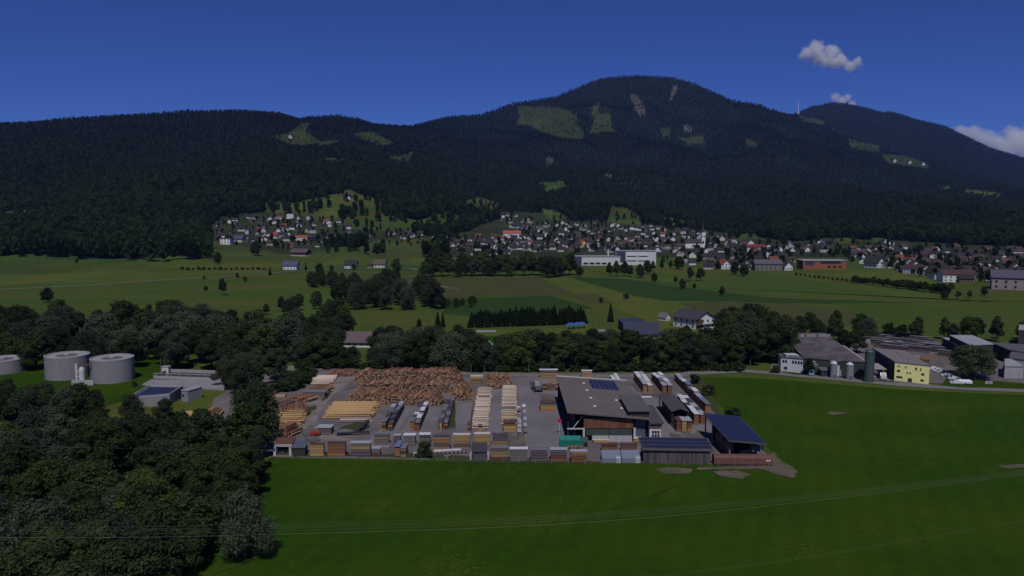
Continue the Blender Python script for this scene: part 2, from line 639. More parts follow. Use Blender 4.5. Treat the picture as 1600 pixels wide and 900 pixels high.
# ---------------------------------------------------------------- fields, roads and paved ground on the valley floor
def mow_lines(m, ang, scale, amt, spots=0.0):
    """Faint mowing swaths and pale weedy specks in a field's own colour."""
    nt = m.node_tree
    L = nt.links.new
    bs = nt.nodes["Principled BSDF"]
    src_ = bs.inputs["Base Color"].links[0].from_socket
    tc = nd(nt, "ShaderNodeTexCoord")
    mp = nd(nt, "ShaderNodeMapping")
    mp.inputs["Rotation"].default_value = (0, 0, ang)
    L(tc.outputs["Object"], mp.inputs[0])
    w = nd(nt, "ShaderNodeTexWave", bands_direction='X')
    w.inputs["Scale"].default_value, w.inputs["Distortion"].default_value, w.inputs["Detail"].default_value = scale, 1.6, 3
    w.inputs["Detail Scale"].default_value = 0.6
    L(mp.outputs[0], w.inputs[0])
    r = nd(nt, "ShaderNodeMapRange")
    r.inputs[3].default_value, r.inputs[4].default_value = 1 - amt, 1 + amt
    L(w.outputs[1], r.inputs[0])
    x = nd(nt, "ShaderNodeMix", data_type='RGBA', blend_type='MULTIPLY')
    x.inputs[0].default_value = 1
    L(src_, x.inputs[6])
    L(r.outputs[0], x.inputs[7])
    out = x.outputs[2]
    if spots:
        n = nd(nt, "ShaderNodeTexNoise")
        n.inputs["Scale"].default_value, n.inputs["Detail"].default_value = 1.1, 5
        L(tc.outputs["Object"], n.inputs[0])
        n3 = nd(nt, "ShaderNodeTexNoise")
        n3.inputs["Scale"].default_value = 0.05
        L(tc.outputs["Object"], n3.inputs[0])
        mu = nd(nt, "ShaderNodeMath", operation='MULTIPLY')
        L(n.outputs[0], mu.inputs[0])
        L(n3.outputs[0], mu.inputs[1])
        r2 = nd(nt, "ShaderNodeMapRange")
        r2.inputs[1].default_value, r2.inputs[2].default_value, r2.inputs[4].default_value = 0.33, 0.42, spots
        L(mu.outputs[0], r2.inputs[0])
        y = nd(nt, "ShaderNodeMix", data_type='RGBA')
        y.inputs[7].default_value = (0.075, 0.090, 0.018, 1)
        L(r2.outputs[0], y.inputs[0])
        L(out, y.inputs[6])
        out = y.outputs[2]
    L(out, bs.inputs["Base Color"])


GRASS = mat("meadow_grass", (0.0265, 0.066, 0.0036), (0.0185, 0.050, 0.0028), scale=0.35, detail=9, rough=0.95, spec=0.04, big=(0.03, (0.040, 0.070, 0.0035), 0.75), bump=0.4)
STRAW = mat("tall_grass_field", (0.084, 0.112, 0.017), (0.056, 0.088, 0.013), scale=0.22, detail=8, rough=0.95, spec=0.1, big=(0.02, (0.105, 0.115, 0.020), 0.8), stretch=(1, 0.35, 1))
DARKG = mat("dark_green_crop", (0.030, 0.062, 0.011), (0.022, 0.050, 0.009), scale=0.2, detail=8, rough=0.95, spec=0.1, stretch=(0.3, 1, 1))
MIDG = mat("mown_green_field", (0.059, 0.096, 0.013), (0.042, 0.079, 0.010), scale=0.15, detail=8, rough=0.95, spec=0.1, big=(0.015, (0.080, 0.090, 0.018), 0.9), stretch=(0.5, 1, 1))
BROWN = mat("ripe_brown_field", (0.076, 0.074, 0.023), (0.056, 0.060, 0.017), scale=0.15, detail=8, rough=0.95, spec=0.1, big=(0.02, (0.055, 0.08, 0.025), 0.6), stretch=(0.6, 1, 1))
ASPH = mat("worn_asphalt", (0.150, 0.134, 0.130), (0.108, 0.096, 0.094), scale=0.25, detail=8, rough=0.9, big=(0.07, (0.185, 0.165, 0.155), 0.8))
ROADM = mat("pale_road_asphalt", (0.19, 0.18, 0.175), (0.155, 0.148, 0.145), scale=0.4, detail=7, rough=0.9)
DIRT = mat("trodden_dirt", (0.16, 0.125, 0.095), (0.105, 0.085, 0.062), scale=0.5, detail=8, rough=0.95, big=(0.12, (0.06, 0.075, 0.025), 0.9))
TRACK = mat("gravel_track", (0.22, 0.19, 0.14), (0.15, 0.13, 0.09), scale=0.3, detail=6, rough=0.95)

mow_lines(GRASS, 0.35, 0.055, 0.045, 0.55)
mow_lines(MIDG, 1.2, 0.03, 0.13, 0.4)
mow_lines(STRAW, 1.0, 0.05, 0.12)
mow_lines(BROWN, 1.1, 0.04, 0.12, 0.3)
mow_lines(DARKG, 1.2, 0.05, 0.10)


def ragged(poly, amp, step, seed):
    """Outline with an uneven, worn edge."""
    g = random.Random(seed)
    out = []
    for i, p in enumerate(poly):
        q = poly[(i + 1) % len(poly)]
        d = math.hypot(q[0] - p[0], q[1] - p[1])
        n = max(1, int(d / step))
        for k in range(n):
            t = k / n
            out.append((p[0] + (q[0] - p[0]) * t + g.uniform(-amp, amp), p[1] + (q[1] - p[1]) * t + g.uniform(-amp, amp)))
    return out


def ground(name, pix, z, m):
    poly = [G(*p) for p in pix]
    if name in ("dirt_patch", "yard_grass"):
        poly = ragged(poly, 0.45, 1.4, len(pix) * 7 + int(pix[0][0]))
    return sheet(name, poly, z, m)


meadow = [G(*p) for p in [(150, 960), (250, 880), (320, 830), (350, 780), (380, 740), (425, 714)]]
meadow += [(-56, 197.5), (32, 193.2), (64, 190.3), (67.5, 200), (65.5, 230), (67.5, 270), (69.5, 296)]
meadow += [G(*p) for p in [(1110, 589), (1200, 592), (1300, 600), (1400, 608), (1500, 613), (1600, 617), (1900, 645), (2600, 1100), (2200, 2500)]] + [(60, 12), (-20, 12), (-48, 70)]
sheet("meadow", meadow, 0.03, GRASS)
ground("field", [(-200, 470), (-100, 458), (200, 441), (420, 429), (612, 420), (640, 432), (500, 450), (430, 490), (400, 540), (-300, 560)], 0.03, MIDG)
ground("field", [(-200, 456), (0, 446), (200, 434), (330, 428), (420, 425), (410, 421), (200, 424), (-200, 436)], 0.03, STRAW)
ground("field", [(640, 432), (700, 436), (840, 432), (905, 462), (780, 462), (690, 475), (560, 485), (545, 470), (600, 450)], 0.04, BROWN)
ground("field", [(545, 484), (760, 462), (905, 460), (1010, 500), (960, 512), (540, 515)], 0.05, MIDG)
ground("field", [(840, 432), (880, 433), (1010, 470), (1060, 498), (1010, 500), (905, 460)], 0.06, STRAW)
ground("field", [(700, 468), (860, 462), (930, 482), (760, 496), (690, 490)], 0.07, DARKG)
ground("field", [(886, 461), (930, 459), (960, 474), (925, 476)], 0.08, BROWN)
ground("field", [(885, 432), (980, 436), (1040, 446), (1210, 466), (1420, 472), (1500, 474), (1490, 490), (1280, 474), (1040, 470), (990, 462)], 0.04, DARKG)
ground("field", [(1050, 430), (1240, 431), (1330, 450), (1400, 462), (1700, 480), (1700, 478), (1500, 476), (1420, 471), (1210, 464), (1060, 447)], 0.05, MIDG)
ground("field", [(1060, 474), (1140, 470), (1240, 478), (1340, 488), (1330, 510), (1120, 500)], 0.06, BROWN)
ground("field", [(1300, 474), (1700, 470), (1750, 540), (1380, 520), (1340, 490)], 0.05, MIDG)
ground("field", [(1400, 438), (1560, 455), (1570, 462), (1480, 458), (1330, 440)], 0.06, MIDG)

YARD = [(-72, 199), (-60, 198.5), (32, 194.2), (62, 191.8), (65.5, 200), (63, 230), (65, 270), (67, 296), (69, 304), (0, 305), (-70, 313), (-92, 316), (-98, 290), (-99, 262), (-92, 240), (-86, 222), (-78, 204)]
sheet("yard_ground", YARD, 0.05, ASPH)
ribbon("yard_track", [G(*p) for p in [(610, 694), (560, 693), (505, 684), (478, 662), (492, 632), (520, 607), (540, 592), (545, 586)]], 6.5, 0.07, mat("dusty_yard_track", (0.255, 0.225, 0.205), (0.19, 0.165, 0.15), scale=0.3, detail=8, rough=0.95, big=(0.2, (0.11, 0.09, 0.08), 0.6)))
YG = mat("weedy_yard_grass", (0.026, 0.046, 0.009), (0.055, 0.060, 0.022), scale=0.6, detail=7, rough=0.95)
for poly in ([(505, 622), (518, 606), (520, 612), (512, 622), (500, 628)], [(470, 640), (492, 633), (494, 638), (478, 652), (462, 664)], [(575, 640), (590, 636), (584, 650), (574, 662)], [(530, 668), (560, 660), (578, 660), (570, 676), (530, 680)],
             [(700, 672), (704, 640), (712, 632), (712, 668)], [(724, 640), (738, 635), (742, 668), (722, 676)], [(758, 640), (766, 632), (766, 668), (760, 672)], [(784, 650), (790, 632), (786, 672), (782, 672)], [(580, 714), (700, 718), (690, 708), (590, 708)], [(700, 712), (940, 722), (940, 726), (700, 722)],
             [(455, 714), (580, 714), (580, 708), (455, 710)], [(560, 606), (690, 612), (690, 620), (560, 612)], [(1080, 600), (1095, 590), (1112, 610), (1125, 650), (1115, 645)]):
    ground("yard_grass", poly, 0.08, YG)
PAVE = mat("grey_concrete_paving", (0.205, 0.192, 0.205), (0.172, 0.162, 0.172), scale=0.2, detail=7, rough=0.9, big=(0.06, (0.12, 0.115, 0.12), 0.6))
for poly in ([(574, 690), (628, 637), (648, 637), (612, 690)], [(617, 690), (650, 637), (690, 637), (672, 690)], [(712, 690), (712, 632), (738, 630), (732, 690)], [(760, 690), (766, 610), (786, 608), (784, 690)], [(822, 700), (806, 590), (870, 590), (884, 700)], [(1004, 686), (1000, 640), (975, 600), (1000, 600), (1040, 640), (1072, 690)], [(1085, 690), (1060, 640), (1050, 620), (1060, 612), (1112, 668), (1112, 690)]):
    ground("paving", poly, 0.09, PAVE)
ground("dirt_patch", [(1196, 716), (1208, 706), (1222, 722), (1246, 736), (1238, 748), (1215, 742), (1190, 734), (1090, 735), (1090, 731), (1195, 728)], 0.07, DIRT)
ground("dirt_patch", [(1020, 733), (1050, 731), (1082, 734), (1072, 742), (1040, 742)], 0.06, DIRT)
ground("dirt_patch", [(1112, 737), (1150, 735), (1172, 742), (1160, 750), (1125, 745)], 0.06, DIRT)
ground("dirt_patch", [(1290, 645), (1318, 644), (1326, 648), (1300, 649)], 0.06, DIRT)
ground("dirt_patch", [(1562, 728), (1620, 725), (1640, 732), (1570, 733)], 0.06, DIRT)
ribbon("road", [G(*p) for p in [(720, 584), (800, 586.5), (900, 588), (1000, 588), (1062, 587), (1090, 581), (1140, 579), (1200, 583), (1300, 592), (1400, 601), (1500, 607), (1600, 611), (1900, 622)]], 5.6, 0.10, ROADM)
ground("side_road", [(1075, 584), (1095, 572), (1108, 566), (1116, 566), (1128, 574), (1160, 580), (1150, 583), (1100, 586)], 0.12, ROADM)
ribbon("side_road", [G(*p) for p in [(1112, 570), (1118, 562), (1132, 552), (1150, 546)]], 4.5, 0.11, ROADM)
ribbon("country_road", [G(*p) for p in [(-300, 466), (-100, 457), (100, 447.5), (200, 441.5), (330, 433), (420, 427.5)]], 4.2, 0.10, TRACK)
ribbon("field_path", [G(*p) for p in [(640, 431), (664, 436), (692, 448), (720, 452)]], 2.5, 0.10, TRACK)
ribbon("field_path", [G(*p) for p in [(700, 463), (860, 460), (1000, 459), (1130, 465), (1280, 472), (1420, 474), (1560, 470), (1700, 478)]], 1.8, 0.11, STRAW)
ground("works_yard", [(1200, 585), (1215, 545), (1230, 530), (1420, 535), (1460, 545), (1600, 556), (1800, 580), (1800, 605), (1600, 606), (1400, 597), (1300, 588)], 0.05, ASPH)
ground("lawn", [(1222, 582), (1228, 572), (1260, 574), (1280, 587), (1240, 586)], 0.08, GRASS)
ground("lawn", [(1470, 603), (1480, 590), (1560, 596), (1640, 604), (1640, 608), (1500, 606)], 0.08, GRASS)
ground("lawn", [(-120, 620), (-80, 580), (60, 560), (250, 560), (300, 570), (250, 605), (200, 625), (100, 650)], 0.06, GRASS)
ground("lawn", [(640, 540), (650, 530), (790, 525), (800, 545)], 0.06, GRASS)
ground("farm_lawn", [(1000, 505), (1040, 492), (1070, 490), (1110, 505), (1090, 520), (1010, 522)], 0.09, STRAW)
ground("car_park", [(405, 595), (440, 572), (500, 574), (480, 590), (440, 605)], 0.08, ROADM)
ground("stream_bank", [(640, 545), (830, 540), (830, 550), (650, 556)], 0.07, TRACK)
RUTT = mat("worn_edge_path", (0.10, 0.095, 0.06), (0.06, 0.075, 0.03), scale=1.0, rough=0.95)
ribbon("field_path", [G(*p) for p in [(325, 902), (345, 893), (380, 881), (412, 865), (424, 858)]], 0.22, 0.3, RUTT)
RUT = mat("pressed_wheel_ruts", (0.034, 0.048, 0.009), (0.024, 0.050, 0.006), scale=0.9, detail=6, rough=0.95)
ribbon("wheel_rut", [G(*p) for p in [(1010, 779), (1040, 767), (1064, 757)]], 0.25, 0.32, RUT)
MUD = mat("yard_mud", (0.125, 0.105, 0.092), (0.085, 0.072, 0.066), scale=0.5, detail=8, rough=0.95, big=(0.25, (0.15, 0.135, 0.125), 0.8))
for poly in ([(982, 599), (1008, 600), (1034, 614), (1030, 620), (1004, 618)], [(1076, 684), (1092, 672), (1104, 676), (1108, 690), (1090, 692)], [(796, 676), (812, 690), (822, 697), (800, 700), (790, 688)], [(640, 706), (600, 712), (590, 704), (620, 698)], [(560, 604), (540, 610), (548, 598), (572, 596)], [(470, 676), (486, 664), (500, 690), (484, 692)], [(1046, 676), (1062, 680), (1068, 690), (1050, 686)], [(842, 616), (866, 618), (872, 628), (850, 626)]):
    sheet("mud_patch", ragged([G(*p) for p in poly], 0.6, 1.2, int(poly[0][0])), 0, MUD)

# ================================================================ TREES
BARK = mat("rough_bark", (0.060, 0.048, 0.036), (0.035, 0.028, 0.022), scale=3, rough=0.95)
L_BROAD = leaf_mat("broad_leaves", (0.043, 0.065, 0.025), (0.080, 0.108, 0.044), trans=0.46)
L_WILLOW = leaf_mat("willow_leaves", (0.080, 0.098, 0.056), (0.130, 0.150, 0.094), trans=0.46)
L_SPRUCE = leaf_mat("spruce_needles", (0.010, 0.020, 0.010), (0.020, 0.034, 0.015), trans=0.1)
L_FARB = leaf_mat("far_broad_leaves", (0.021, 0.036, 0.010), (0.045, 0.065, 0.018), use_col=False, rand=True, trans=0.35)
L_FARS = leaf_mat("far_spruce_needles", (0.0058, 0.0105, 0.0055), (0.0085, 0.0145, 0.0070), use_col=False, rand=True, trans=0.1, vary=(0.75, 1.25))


def leaf_quads(P, N, size, g, aspect=0.6):
    n = len(P)
    N = N / np.maximum(np.linalg.norm(N, axis=1, keepdims=True), 1e-6)
    t = np.cross(N, g.normal(size=(n, 3)))
    t /= np.maximum(np.linalg.norm(t, axis=1, keepdims=True), 1e-6)
    b = np.cross(N, t)
    s = size * g.uniform(0.55, 1.35, (n, 1))
    V = np.empty((n, 4, 3))
    V[:, 0] = P - t * s
    V[:, 1] = P - b * s * aspect
    V[:, 2] = P + t * s
    V[:, 3] = P + b * s * aspect
    return V.reshape(-1, 3)


def lobed_crown(seed, H, base, rx, n, leaf, nl=11, kind='broad'):
    """Leaf faces spread over the shells of uneven lobes; returns leaf vertices and the lobes."""
    g = np.random.default_rng(seed)
    lobes = []
    hc = H - base
    for k in range(nl):
        t = (k + 0.5) / nl
        z = base + hc * (0.10 + 0.78 * t)
        prof = math.sin(math.pi * min(1, 0.20 + 0.74 * t)) ** 0.7
        if kind == 'willow':
            prof = math.sin(math.pi * min(1, 0.28 + 0.66 * t)) ** 0.6
        a = 2.4 * k + g.uniform(-0.6, 0.6)
        d = rx * prof * g.uniform(0.35, 0.78)
        r = rx * g.uniform(0.34, 0.58) * (0.6 + 0.4 * prof)
        lobes.append((np.array([d * math.cos(a), d * math.sin(a), z]), r * np.array([1, 1, g.uniform(0.7, 1.05)])))
    lobes.append((np.array([0, 0, base + 0.55 * hc]), np.array([rx * 0.5, rx * 0.5, hc * 0.40])))
    lobes.append((np.array([g.normal() * .1 * rx, g.normal() * .1 * rx, H - 0.16 * hc]), rx * 0.34 * np.array([1, 1, 1.1])))
    area = np.array([l[1].mean() ** 2 for l in lobes])
    pick = g.choice(len(lobes), n, p=area / area.sum())
    C = np.array([l[0] for l in lobes])[pick]
    Rr = np.array([l[1] for l in lobes])[pick]
    d = g.normal(size=(n, 3))
    d[:, 2] = d[:, 2] * 0.9 + 0.18
    d /= np.linalg.norm(d, axis=1, keepdims=True)
    # ragged shells: noise on the radius so twigs stick out and pockets stay dark
    q = np.round(d * 2.6).sum(1) + pick
    rough = 0.80 + 0.26 * np.sin(q * 12.9898) * np.cos(q * 4.1)
    rad_ = rough * g.uniform(0.72, 1.06, n)
    P = C + d * Rr * rad_[:, None]
    P[:, 2] = np.maximum(P[:, 2], base * 0.6)
    N = d + g.normal(size=(n, 3)) * 0.55
    return leaf_quads(P, N, leaf, g), lobes


def trunk_mb(H, base, r, lobes, limbs=5):
    mb = MB()
    prev = Vector((0, 0, -0.3))
    rr = r
    for k in range(1, 5):
        p = Vector((rng.uniform(-.04, .04) * H * k / 4, rng.uniform(-.04, .04) * H * k / 4, H * 0.72 * k / 4))
        mb.tube(prev, p, rr, rr * 0.74, 7, caps=False)
        prev, rr = p, rr * 0.74
    for c, q in lobes[:limbs]:
        a = Vector((0, 0, base * 0.7 + 0.25 * (c[2] - base)))
        mb.tube(a, Vector(c), r * 0.42, r * 0.12, 5, caps=False)
    return mb


def spruce_leaves(seed, H, rx, n, leaf):
    g = np.random.default_rng(seed)
    t = 1 - np.sqrt(g.uniform(0.0, 1, n))             # more boughs low down
    t = np.clip(np.round(t * 16) / 16 + g.normal(size=n) * 0.012, 0, 0.99)
    a = g.uniform(0, 2 * math.pi, n)
    sect = 0.84 + 0.22 * np.sin(a * 5 + np.round(t * 16) * 2.1 + seed)
    rr = rx * (1 - t) ** 0.9 * sect
    f = g.uniform(0.25, 1.0, n) ** 0.6
    z = 0.07 * H + t * 0.93 * H - f * rr * 0.32
    P = np.stack([rr * f * np.cos(a), rr * f * np.sin(a), z], 1)
    N = np.stack([np.cos(a) * 0.55, np.sin(a) * 0.55, np.ones(n)], 1) + g.normal(size=(n, 3)) * 0.35
    return leaf_quads(P, N, leaf * (0.6 + 0.6 * (1 - np.mean(t))), g, 0.55)


PROTO = {'broad': [], 'willow': [], 'spruce': [], 'bush': [], 'poplar': []}
for k in range(5):
    H, base, rx = 14.0, (2.2, 1.6, 3.0, 1.2, 2.4)[k], (4.6, 5.2, 4.0, 5.6, 4.9)[k]
    V, lb = lobed_crown(100 + k, H, base, rx, 11000, 0.29, nl=(11, 14, 9, 15, 12)[k])
    PROTO['broad'].append((quads_mesh("crown", V, [L_BROAD]), trunk_mb(H, base, 0.28, lb).mesh("trunk", BARK)))
for k in range(3):
    H, base, rx = 14.0, (1.0, 1.6, 0.8)[k], (5.6, 4.8, 6.2)[k]
    V, lb = lobed_crown(200 + k, H, base, rx, 12000, 0.25, nl=(16, 13, 18)[k], kind='willow')
    PROTO['willow'].append((quads_mesh("crown", V, [L_WILLOW]), trunk_mb(H, base, 0.34, lb).mesh("trunk", BARK)))
for k in range(2):
    V = spruce_leaves(300 + k, 14.0, (3.0, 2.5)[k], 4200, 0.42)
    mb = MB().tube((0, 0, -0.3), (0, 0, 13.2), 0.22, 0.03, 7, caps=False)
    PROTO['spruce'].append((quads_mesh("crown", V, [L_SPRUCE]), mb.mesh("trunk", BARK)))
for k in range(2):
    V, lb = lobed_crown(400 + k, 4.0, 0.3, 2.3, 1800, 0.24, nl=7)
    PROTO['bush'].append((quads_mesh("foliage", V, [L_BROAD]), trunk_mb(4.0, 0.6, 0.09, lb, 4).mesh("stem", BARK)))

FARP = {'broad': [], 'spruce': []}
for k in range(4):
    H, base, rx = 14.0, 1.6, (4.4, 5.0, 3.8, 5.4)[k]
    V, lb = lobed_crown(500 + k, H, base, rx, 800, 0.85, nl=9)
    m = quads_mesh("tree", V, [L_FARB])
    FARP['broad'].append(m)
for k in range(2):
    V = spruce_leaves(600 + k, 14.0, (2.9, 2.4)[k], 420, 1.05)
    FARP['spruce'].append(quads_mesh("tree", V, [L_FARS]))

TINT = {'broad': [(0.75, 0.8, 0.8), (1.0, 1.0, 1.0), (0.65, 0.72, 0.75), (1.15, 1.2, 0.9), (0.85, 0.8, 0.85), (0.9, 0.95, 0.8), (1.55, 1.5, 0.95), (1.3, 1.25, 1.1)],
        'willow': [(0.8, 0.82, 0.85), (0.65, 0.68, 0.70), (1.0, 1.0, 1.0), (0.55, 0.6, 0.58)],
        'spruce': [(1, 1, 1), (0.85, 0.9, 0.9), (1.2, 1.15, 1.0)], 'bush': [(1, 1, 1), (0.8, 0.85, 0.8), (1.3, 1.25, 1.0)]}
NAMES = {'broad': 'broadleaf_tree', 'willow': 'willow_tree', 'spruce': 'spruce_tree', 'bush': 'bush'}


def tree(kind, x, y, h, label, group=None, tint=None, wide=1.0, z=None, name=None):
    """A single tree or bush: Empty at its foot > trunk, crown."""
    cr, tr = rng.choice(PROTO[kind])
    ref = 4.0 if kind == 'bush' else 14.0
    z = hz(x, y) if z is None else z
    o = thing(name or NAMES[kind], label, 'bush' if kind == 'bush' else 'tree', (x, y, z), rng.uniform(0, 6.28), group)
    s = h / ref
    w = s * wide * rng.uniform(0.9, 1.12)
    o.scale = (w, w * rng.uniform(0.92, 1.08), s)
    link('stem' if kind == 'bush' else 'trunk', tr, o)
    c = link('foliage' if kind == 'bush' else 'crown', cr, o)
    t = tint or rng.choice(TINT[kind])
    j = rng.uniform(0.82, 1.15)
    c.color = (t[0] * j, t[1] * j, t[2] * j, 1)
    return o


def far_tree(kind, x, y, h, label, group=None, wide=1.0, z=None, name=None):
    """A tree too small in the picture to show its parts: one mesh."""
    z = hz(x, y) if z is None else z
    s = h / 14.0
    return tag(link(name or NAMES[kind], rng.choice(FARP[kind]), None, (x, y, z - 0.2), rng.uniform(0, 6.28), (s * wide, s * wide, s)), label, 'tree', group)


def scatter(poly, spacing, tries=6000, maxn=999, avoid=()):
    xs, ys = [p[0] for p in poly], [p[1] for p in poly]
    out = []
    for _ in range(tries):
        x, y = rng.uniform(min(xs), max(xs)), rng.uniform(min(ys), max(ys))
        if not in_poly([x], [y], poly)[0]:
            continue
        if any((x - a) ** 2 + (y - b) ** 2 < spacing ** 2 for a, b in out):
            continue
        if any((x - a) ** 2 + (y - b) ** 2 < r * r for a, b, r in avoid):
            continue
        out.append((x, y))
        if len(out) >= maxn:
            break
    return out


def kind_of(w):
    r = rng.random()
    for k, p in w:
        if r < p:
            return k
        r -= p
    return w[0][0]


def look(k, t):
    """How a tree reads: its tone and kind."""
    l = t[1]
    if k == 'willow':
        return "pale grey-green willow" if l > 0.9 else "dull grey willow"
    if k == 'broad':
        return "yellow-green leafy tree" if l > 1.15 else "mid-green leafy tree" if l > 0.9 else "dark leafy tree"
    return {'spruce': "pointed dark spruce", 'bush': "low leafy bush"}[k]


def wood_zone(x, y):
    if y > 222:
        return "at the tank side"
    if x > -68:
        return "at the meadow edge"
    if y < 130:
        return "along the bottom edge"
    return "in the inner left part" if x < -120 else "in the thick middle" if y < 175 else "near the log yard corner"


# --- the dark wood at the lower left
WOOD = [(-62, 197), (-60, 182), (-56, 165), (-53, 150), (-52, 138), (-53, 126), (-57, 110), (-64, 95), (-80, 88), (-125, 90), (-205, 160), (-225, 262), (-160, 258), (-132, 240), (-114, 210), (-94, 196), (-78, 202)]
big_ones = [(-66.5, 204, 19, 'willow', 'tall loose tree beside the red-roofed open shed at the yard corner', (0.62, 0.72, 0.62), 0.95),
            (-47.8, 139, 13.2, 'willow', 'rounded silvery willow jutting into the meadow from the dark wood', (1.25, 1.28, 1.22), 0.9),
            (-60.5, 186, 11.5, 'willow', 'small silvery tree at wood edge just below the open shed', (0.72, 0.78, 0.78), 0.8)]
for x, y, h, k, lab, t, w in big_ones:
    tree(k, x, y, h, lab, None, t, w)
for x, y in scatter(WOOD, 8.2, avoid=[(-66.5, 204, 7), (-47.8, 139, 7.5), (-60.5, 186, 5)]):
    k = kind_of([('broad', 0.62), ('willow', 0.38)])
    edge = 0.8 if x > -66 else 1.0
    tn = rng.choice(TINT[k])
    tree(k, x, y, (rng.uniform(7.5, 10.5) if y > 222 else rng.uniform(10.5, 16)) * edge, look(k, tn) + " " + wood_zone(x, y) + " of the lower left wood", f"{look(k, tn)}s {wood_zone(x, y)} of the lower left wood", tn, 1.2, name="woodland_tree" if k == 'broad' else None)


# --- riverside belt behind the tanks and the yard
def belt(poly, spacing, hmin, hmax, where, kinds, avoid=(), wide=1.0, parts_=None, cap=False):
    for x, y in scatter(poly, spacing, avoid=avoid):
        k = kind_of(kinds)
        tn = rng.choice(TINT[k])
        part = ""
        if parts_:
            part = parts_[0] if x < parts_[3] else parts_[1] if x < parts_[4] else parts_[2]
            part = ", " + part
        h = rng.uniform(hmin, hmax) * (0.35 if k == 'bush' else 1)
        pxx = 800 + FOC * x / (y * CP)
        if cap and 524 < pxx < 584:
            h = min(h, 7.0)                     # low growth in front of the purple-roofed house
        tree(k, x, y, h, look(k, tn) + " in " + where + part, look(k, tn) + "s in " + where + part, tn, wide)


belt([(-320, 330), (-200, 312), (-130, 309), (-104, 309), (-92, 322), (-96, 366), (-130, 385), (-300, 405)], 12.5, 13, 20, "the wood behind the round tanks", [('broad', 0.62), ('willow', 0.38)], [(-147, 292, 13), (-167, 298, 13), (-196, 296, 13)], 1.3, ("above the left tank", "above the right tank", "above the basins", -185, -140))
belt([(-96, 330), (-84, 316), (-40, 312), (0, 308), (70, 307), (84, 311), (98, 320), (102, 336), (60, 332), (20, 332), (-20, 334), (-84, 352)], 7.6, 10.5, 16, "the tree belt behind the lumber yard", [('broad', 0.60), ('willow', 0.36), ('bush', 0.04)], [(-68, 342, 12), (-60, 350, 12)], 1.25, ("above the log heaps", "above the paved lanes", "above the hall and rows", -15, 25), True)
belt([(-100, 350), (-88, 345), (-80, 350), (-78, 378), (-90, 390)], 7.5, 13, 18, "the clump left of the purple-roofed house", [('broad', 0.65), ('willow', 0.35)])
belt([(90, 330), (112, 322), (118, 345), (118, 372), (102, 374), (92, 350)], 7.2, 15, 22, "the tall clump beside the farmhouse", [('broad', 0.85), ('willow', 0.15)])
belt([(118, 372), (150, 378), (250, 372), (330, 385), (330, 400), (240, 388), (150, 398), (114, 394)], 9, 8, 14, "the row behind the industrial halls", [('broad', 0.9), ('willow', 0.1)])
for px, py, h, lab in ((745, 583, 8, "small round tree by road behind the log piles"), (400, 605, 9, "rounded tree between sewage basins and log heaps"), (375, 612, 13, "broad willow standing over the sewage basin corner"),
                       (430, 596, 13, "big grey willow beside the small car park"), (455, 604, 6, "rounded bush above pale stacked trunks"), (475, 594, 7, "dense dark tree left of the pale peeled trunks"), (440, 612, 5, "low dark bush left of the brown leaning logs"),
                       (465, 601, 6, "dense bush between car park and pale trunks")):
    x, y = G(px, py)
    tree('willow' if 'willow' in lab else 'broad', x, y, h, lab, None, (0.7, 0.75, 0.7) if 'willow' in lab else None, 1.15)
for px, py, h, w, lab in ((665, 715, 4.2, 1.25, "round green bush in front of the grey lumber stacks"), (1085, 600, 3.5, 1.2, "grey-green bush beside the rearmost lumber row"), (1108, 618, 3.8, 1.3, "roundish bush at meadow edge midway along the lumber row"),
                          (1146, 652, 3.0, 1.7, "spreading low bush behind the solar-roofed open shed"), (210, 605, 2.2, 1.0, "tiny lone tree on lawn beside the grey tank"), (1238, 580, 3.8, 1.0, "yellowish small tree on lawn before the white office"), (686, 702, 1.7, 0.8, "small dark conifer-like shrub beside pale lumber stacks"),
                          (701, 701, 1.7, 0.7, "small dark shrub between two pale lumber stacks"), (1212, 583, 3.0, 1.3, "shrubs by the roadside below the tall clump")):
    x, y = G(px, py)
    tree('bush', x, y, h, lab, None, (1.2, 1.2, 0.9) if 'yellow' in lab else None, w)
for px, py, h, lab, w in ((1264, 587, 7, "dark tree between the white office and the blue sign", 0.95), (1338, 552, 11, "leafy tree rising behind the ridge of the dark works roof", 1.2), (1318, 548, 10, "second tree at the far side of the works roof", 1.1), (1520, 592, 13, "huge spreading willow beside the parked white cars", 1.75)):
    x, y = G(px, py)
    tree('willow' if 'willow' in lab else 'broad', x, y, h, lab, None, (0.9, 0.96, 0.86) if 'willow' in lab else None, w)

# --- spruce row and lone trees by the nursery
for i in range(39):
    px = 737 + i * 4.6
    if 867 < px < 875:
        continue
    x, y = G(px, 511.5 - (px - 737) * 0.035)
    tree('spruce', x, y, rng.uniform(7.8, 10.8), "dark spruce in the straight row behind the nursery", "spruces of the straight nursery row", None, 1.85)
for px, py, h, lab in ((954, 503, 11, "lone spruce beside the long blue-roofed barn"), (684, 512, 9, "spruce left of the nursery spruce row"), (692, 511, 8, "shorter spruce just left of the nursery row"), (1094, 505, 7, "spruce hugging the farmhouse gable")):
    x, y = G(px, py)
    tree('spruce', x, y, h, lab, None, None, 1.15)
x, y = G(655, 515)
tree('broad', x, y, 6, "round dark tree on the lawn behind the willows")

